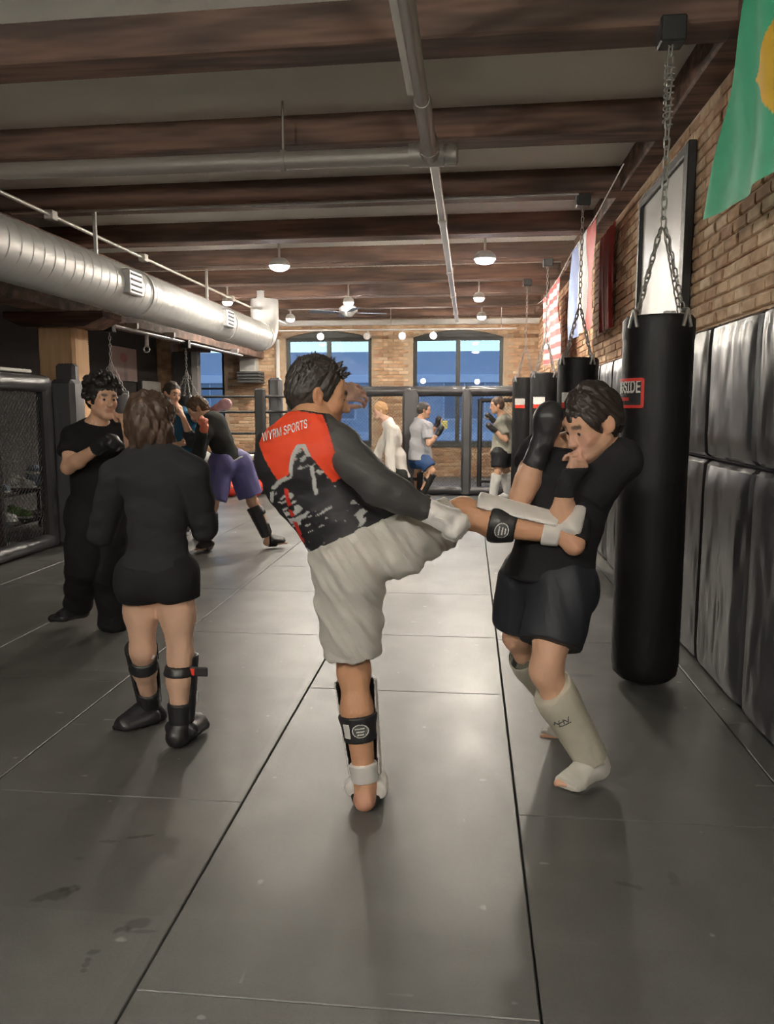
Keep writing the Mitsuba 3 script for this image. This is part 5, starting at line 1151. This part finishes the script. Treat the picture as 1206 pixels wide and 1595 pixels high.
def grey_tee():
    k = thing('person', 'person in grey tee and blue shorts shadow boxing beside the wide cage post', 'person')
    J = dict(hipL=V(-0.830, 12.800, 0.632), hipR=V(-0.716, 12.600, 0.645), neck=V(-0.776, 12.700, 1.248), shoL=V(-0.850, 12.900, 1.163), shoR=V(-0.654, 12.520, 1.152), elbL=V(-0.696, 12.950, 0.914), wriL=V(-0.511, 12.950, 1.204), elbR=V(-0.627, 12.420, 0.897), wriR=V(-0.470, 12.450, 1.075),
        kneL=V(-0.822, 12.850, 0.359), ankL=V(-0.837, 12.950, 0.109), toeL=V(-0.729, 12.900, 0.063), kneR=V(-0.630, 12.550, 0.406), ankR=V(-0.764, 12.600, 0.176), toeR=V(-0.628, 12.550, 0.101), head=V(-0.716, 12.700, 1.420), face=V(.93, .15, -.2), hup_=V(.12, 0, 1), hdL=V(.2, 0, 1), hdR=V(.4, 0, .9), bend=.02)
    for n, x in (('L', -.06), ('R', .02)): J['ank' + n][2] = .09; J['kne' + n][2] = .47; J['toe' + n] = J['ank' + n] + V(.2, 0, -.06)
    J['kneR'][0] += .05; 
    H = Human(J, .96)
    put_body(k, H, SK2, .012, face_spots(H, SK2))
    put_hair(k, cap_hair(H, .010, .014), [], .010, (.05, .045, .04), .006, 45, None, 4)
    put_cloth('tee_shirt', k, [torso_part(H, .024, V(-0.772, 12.700, 0.639), V(0, 0, -1), .03, [RC(H.waist, H.mh + V(0, 0, .03), .145, .17, .05)]), sleeve(H, 'L', .7, .022, .015), sleeve(H, 'R', .7, .022, .015)], .012, V(.34, .35, .375), CLOTH, lambda p, n: fold(p, V(.5, 0, 1), 30, .006, 3))
    put_cloth('shorts', k, [(H.pick('torso', 'glute'), .018, [(V(0, 0, 1), V(-0.773, 12.700, 0.680)), (V(0, 0, -1), V(-0.772, 12.700, 0.577))]), leg_part(H, 'L', .72, .10, .105, .014), leg_part(H, 'R', .72, .10, .105, .014)], .012, V(.022, .062, .17), SATIN)
    for n in 'LR':
        shin_guard(k, H, n, V(1, -.1, 0), .011, V(.016, .016, .017), foot_col=V(.016, .016, .017), width=-.01)
        fist_glove(k, H, n, .010, V(.020, .020, .021), .01, .06, 'glove', blob=.048)
grey_tee()
def green_tee():
    k = thing('person', 'person in faded green tee and white shin guards before the cage gate', 'person')
    J = dict(hipL=V(0.470, 12.650, 0.751), hipR=V(0.559, 12.850, 0.740), neck=V(0.516, 12.800, 1.309), shoL=V(0.479, 12.580, 1.213), shoR=V(0.625, 12.950, 1.226), elbL=V(0.559, 12.500, 0.968), wriL=V(0.360, 12.500, 1.135), elbR=V(0.618, 12.900, 0.963), wriR=V(0.347, 12.850, 1.288),
        kneL=V(0.454, 12.600, 0.462), ankL=V(0.401, 12.650, 0.153), toeL=V(0.280, 12.600, 0.106), kneR=V(0.587, 12.900, 0.439), ankR=V(0.649, 13.000, 0.119), toeR=V(0.514, 12.950, 0.071), head=V(0.421, 12.750, 1.490), face=V(-.95, -.2, -.15), hup_=V(-.1, 0, 1), hdL=V(-.7, 0, .6), hdR=V(-.7, 0, .6), bend=.02)
    for n in 'LR': J['ank' + n][2] = .09; J['kne' + n][2] = .47; J['toe' + n] = J['ank' + n] + V(-.19, -.04, -.06)
    H = Human(J, .97)
    put_body(k, H, SK2, .012, face_spots(H, SK2))
    put_hair(k, cap_hair(H, .014, .022), [], .010, (.07, .045, .03), .010, 45, None, 4)
    put_cloth('tee_shirt', k, [torso_part(H, .022, V(0.514, 12.750, 0.745), V(0, 0, -1), .03, [RC(H.waist, H.mh + V(0, 0, .03), .14, .155, .05)]), sleeve(H, 'L', .7, .02, .012), sleeve(H, 'R', .7, .02, .012)], .012,
        lambda p, n: V(.155, .155, .13) + np.clip((1.25 - p[:, 2]) * 2.2, 0, 1)[:, None] * V(.24, .23, .19), CLOTH, lambda p, n: fold(p, V(.5, 0, 1), 30, .006, 3))
    put_cloth('shorts', k, [(H.pick('torso', 'glute') + [RC(J['hipL'], J['hipR'], .12, .12)], .018, [(V(0, 0, 1), V(0.513, 12.750, 0.786)), (V(0, 0, -1), V(0.516, 12.750, 0.624))]), leg_part(H, 'L', .78, .11, .112, .012), leg_part(H, 'R', .78, .11, .112, .012)], .012, V(.014, .015, .017), SATIN)
    for n in 'LR':
        kn, an = J['kne' + n], J['ank' + n]; ax = unit(an - kn)
        gk, _ = put_cloth('shin_guard', k, [(H.pick('calf' + n) + [RC(kn + V(-.03, 0, -.04), an + V(-.02, 0, 0), .065, .05)], .012, [(-ax, kn + ax * .04), (ax, an)])], .012, V(.70, .69, .66), GEAR)
        put_cloth('foot_cover', k, [(H.pick('foot' + n), .010, [(V(0, 0, -1), V(0, 0, .004))])], .012, V(.66, .65, .62), GEAR, sub=gk)
        fist_glove(k, H, n, .010, V(.020, .020, .021), .01, .07, 'glove', blob=.048)
green_tee()
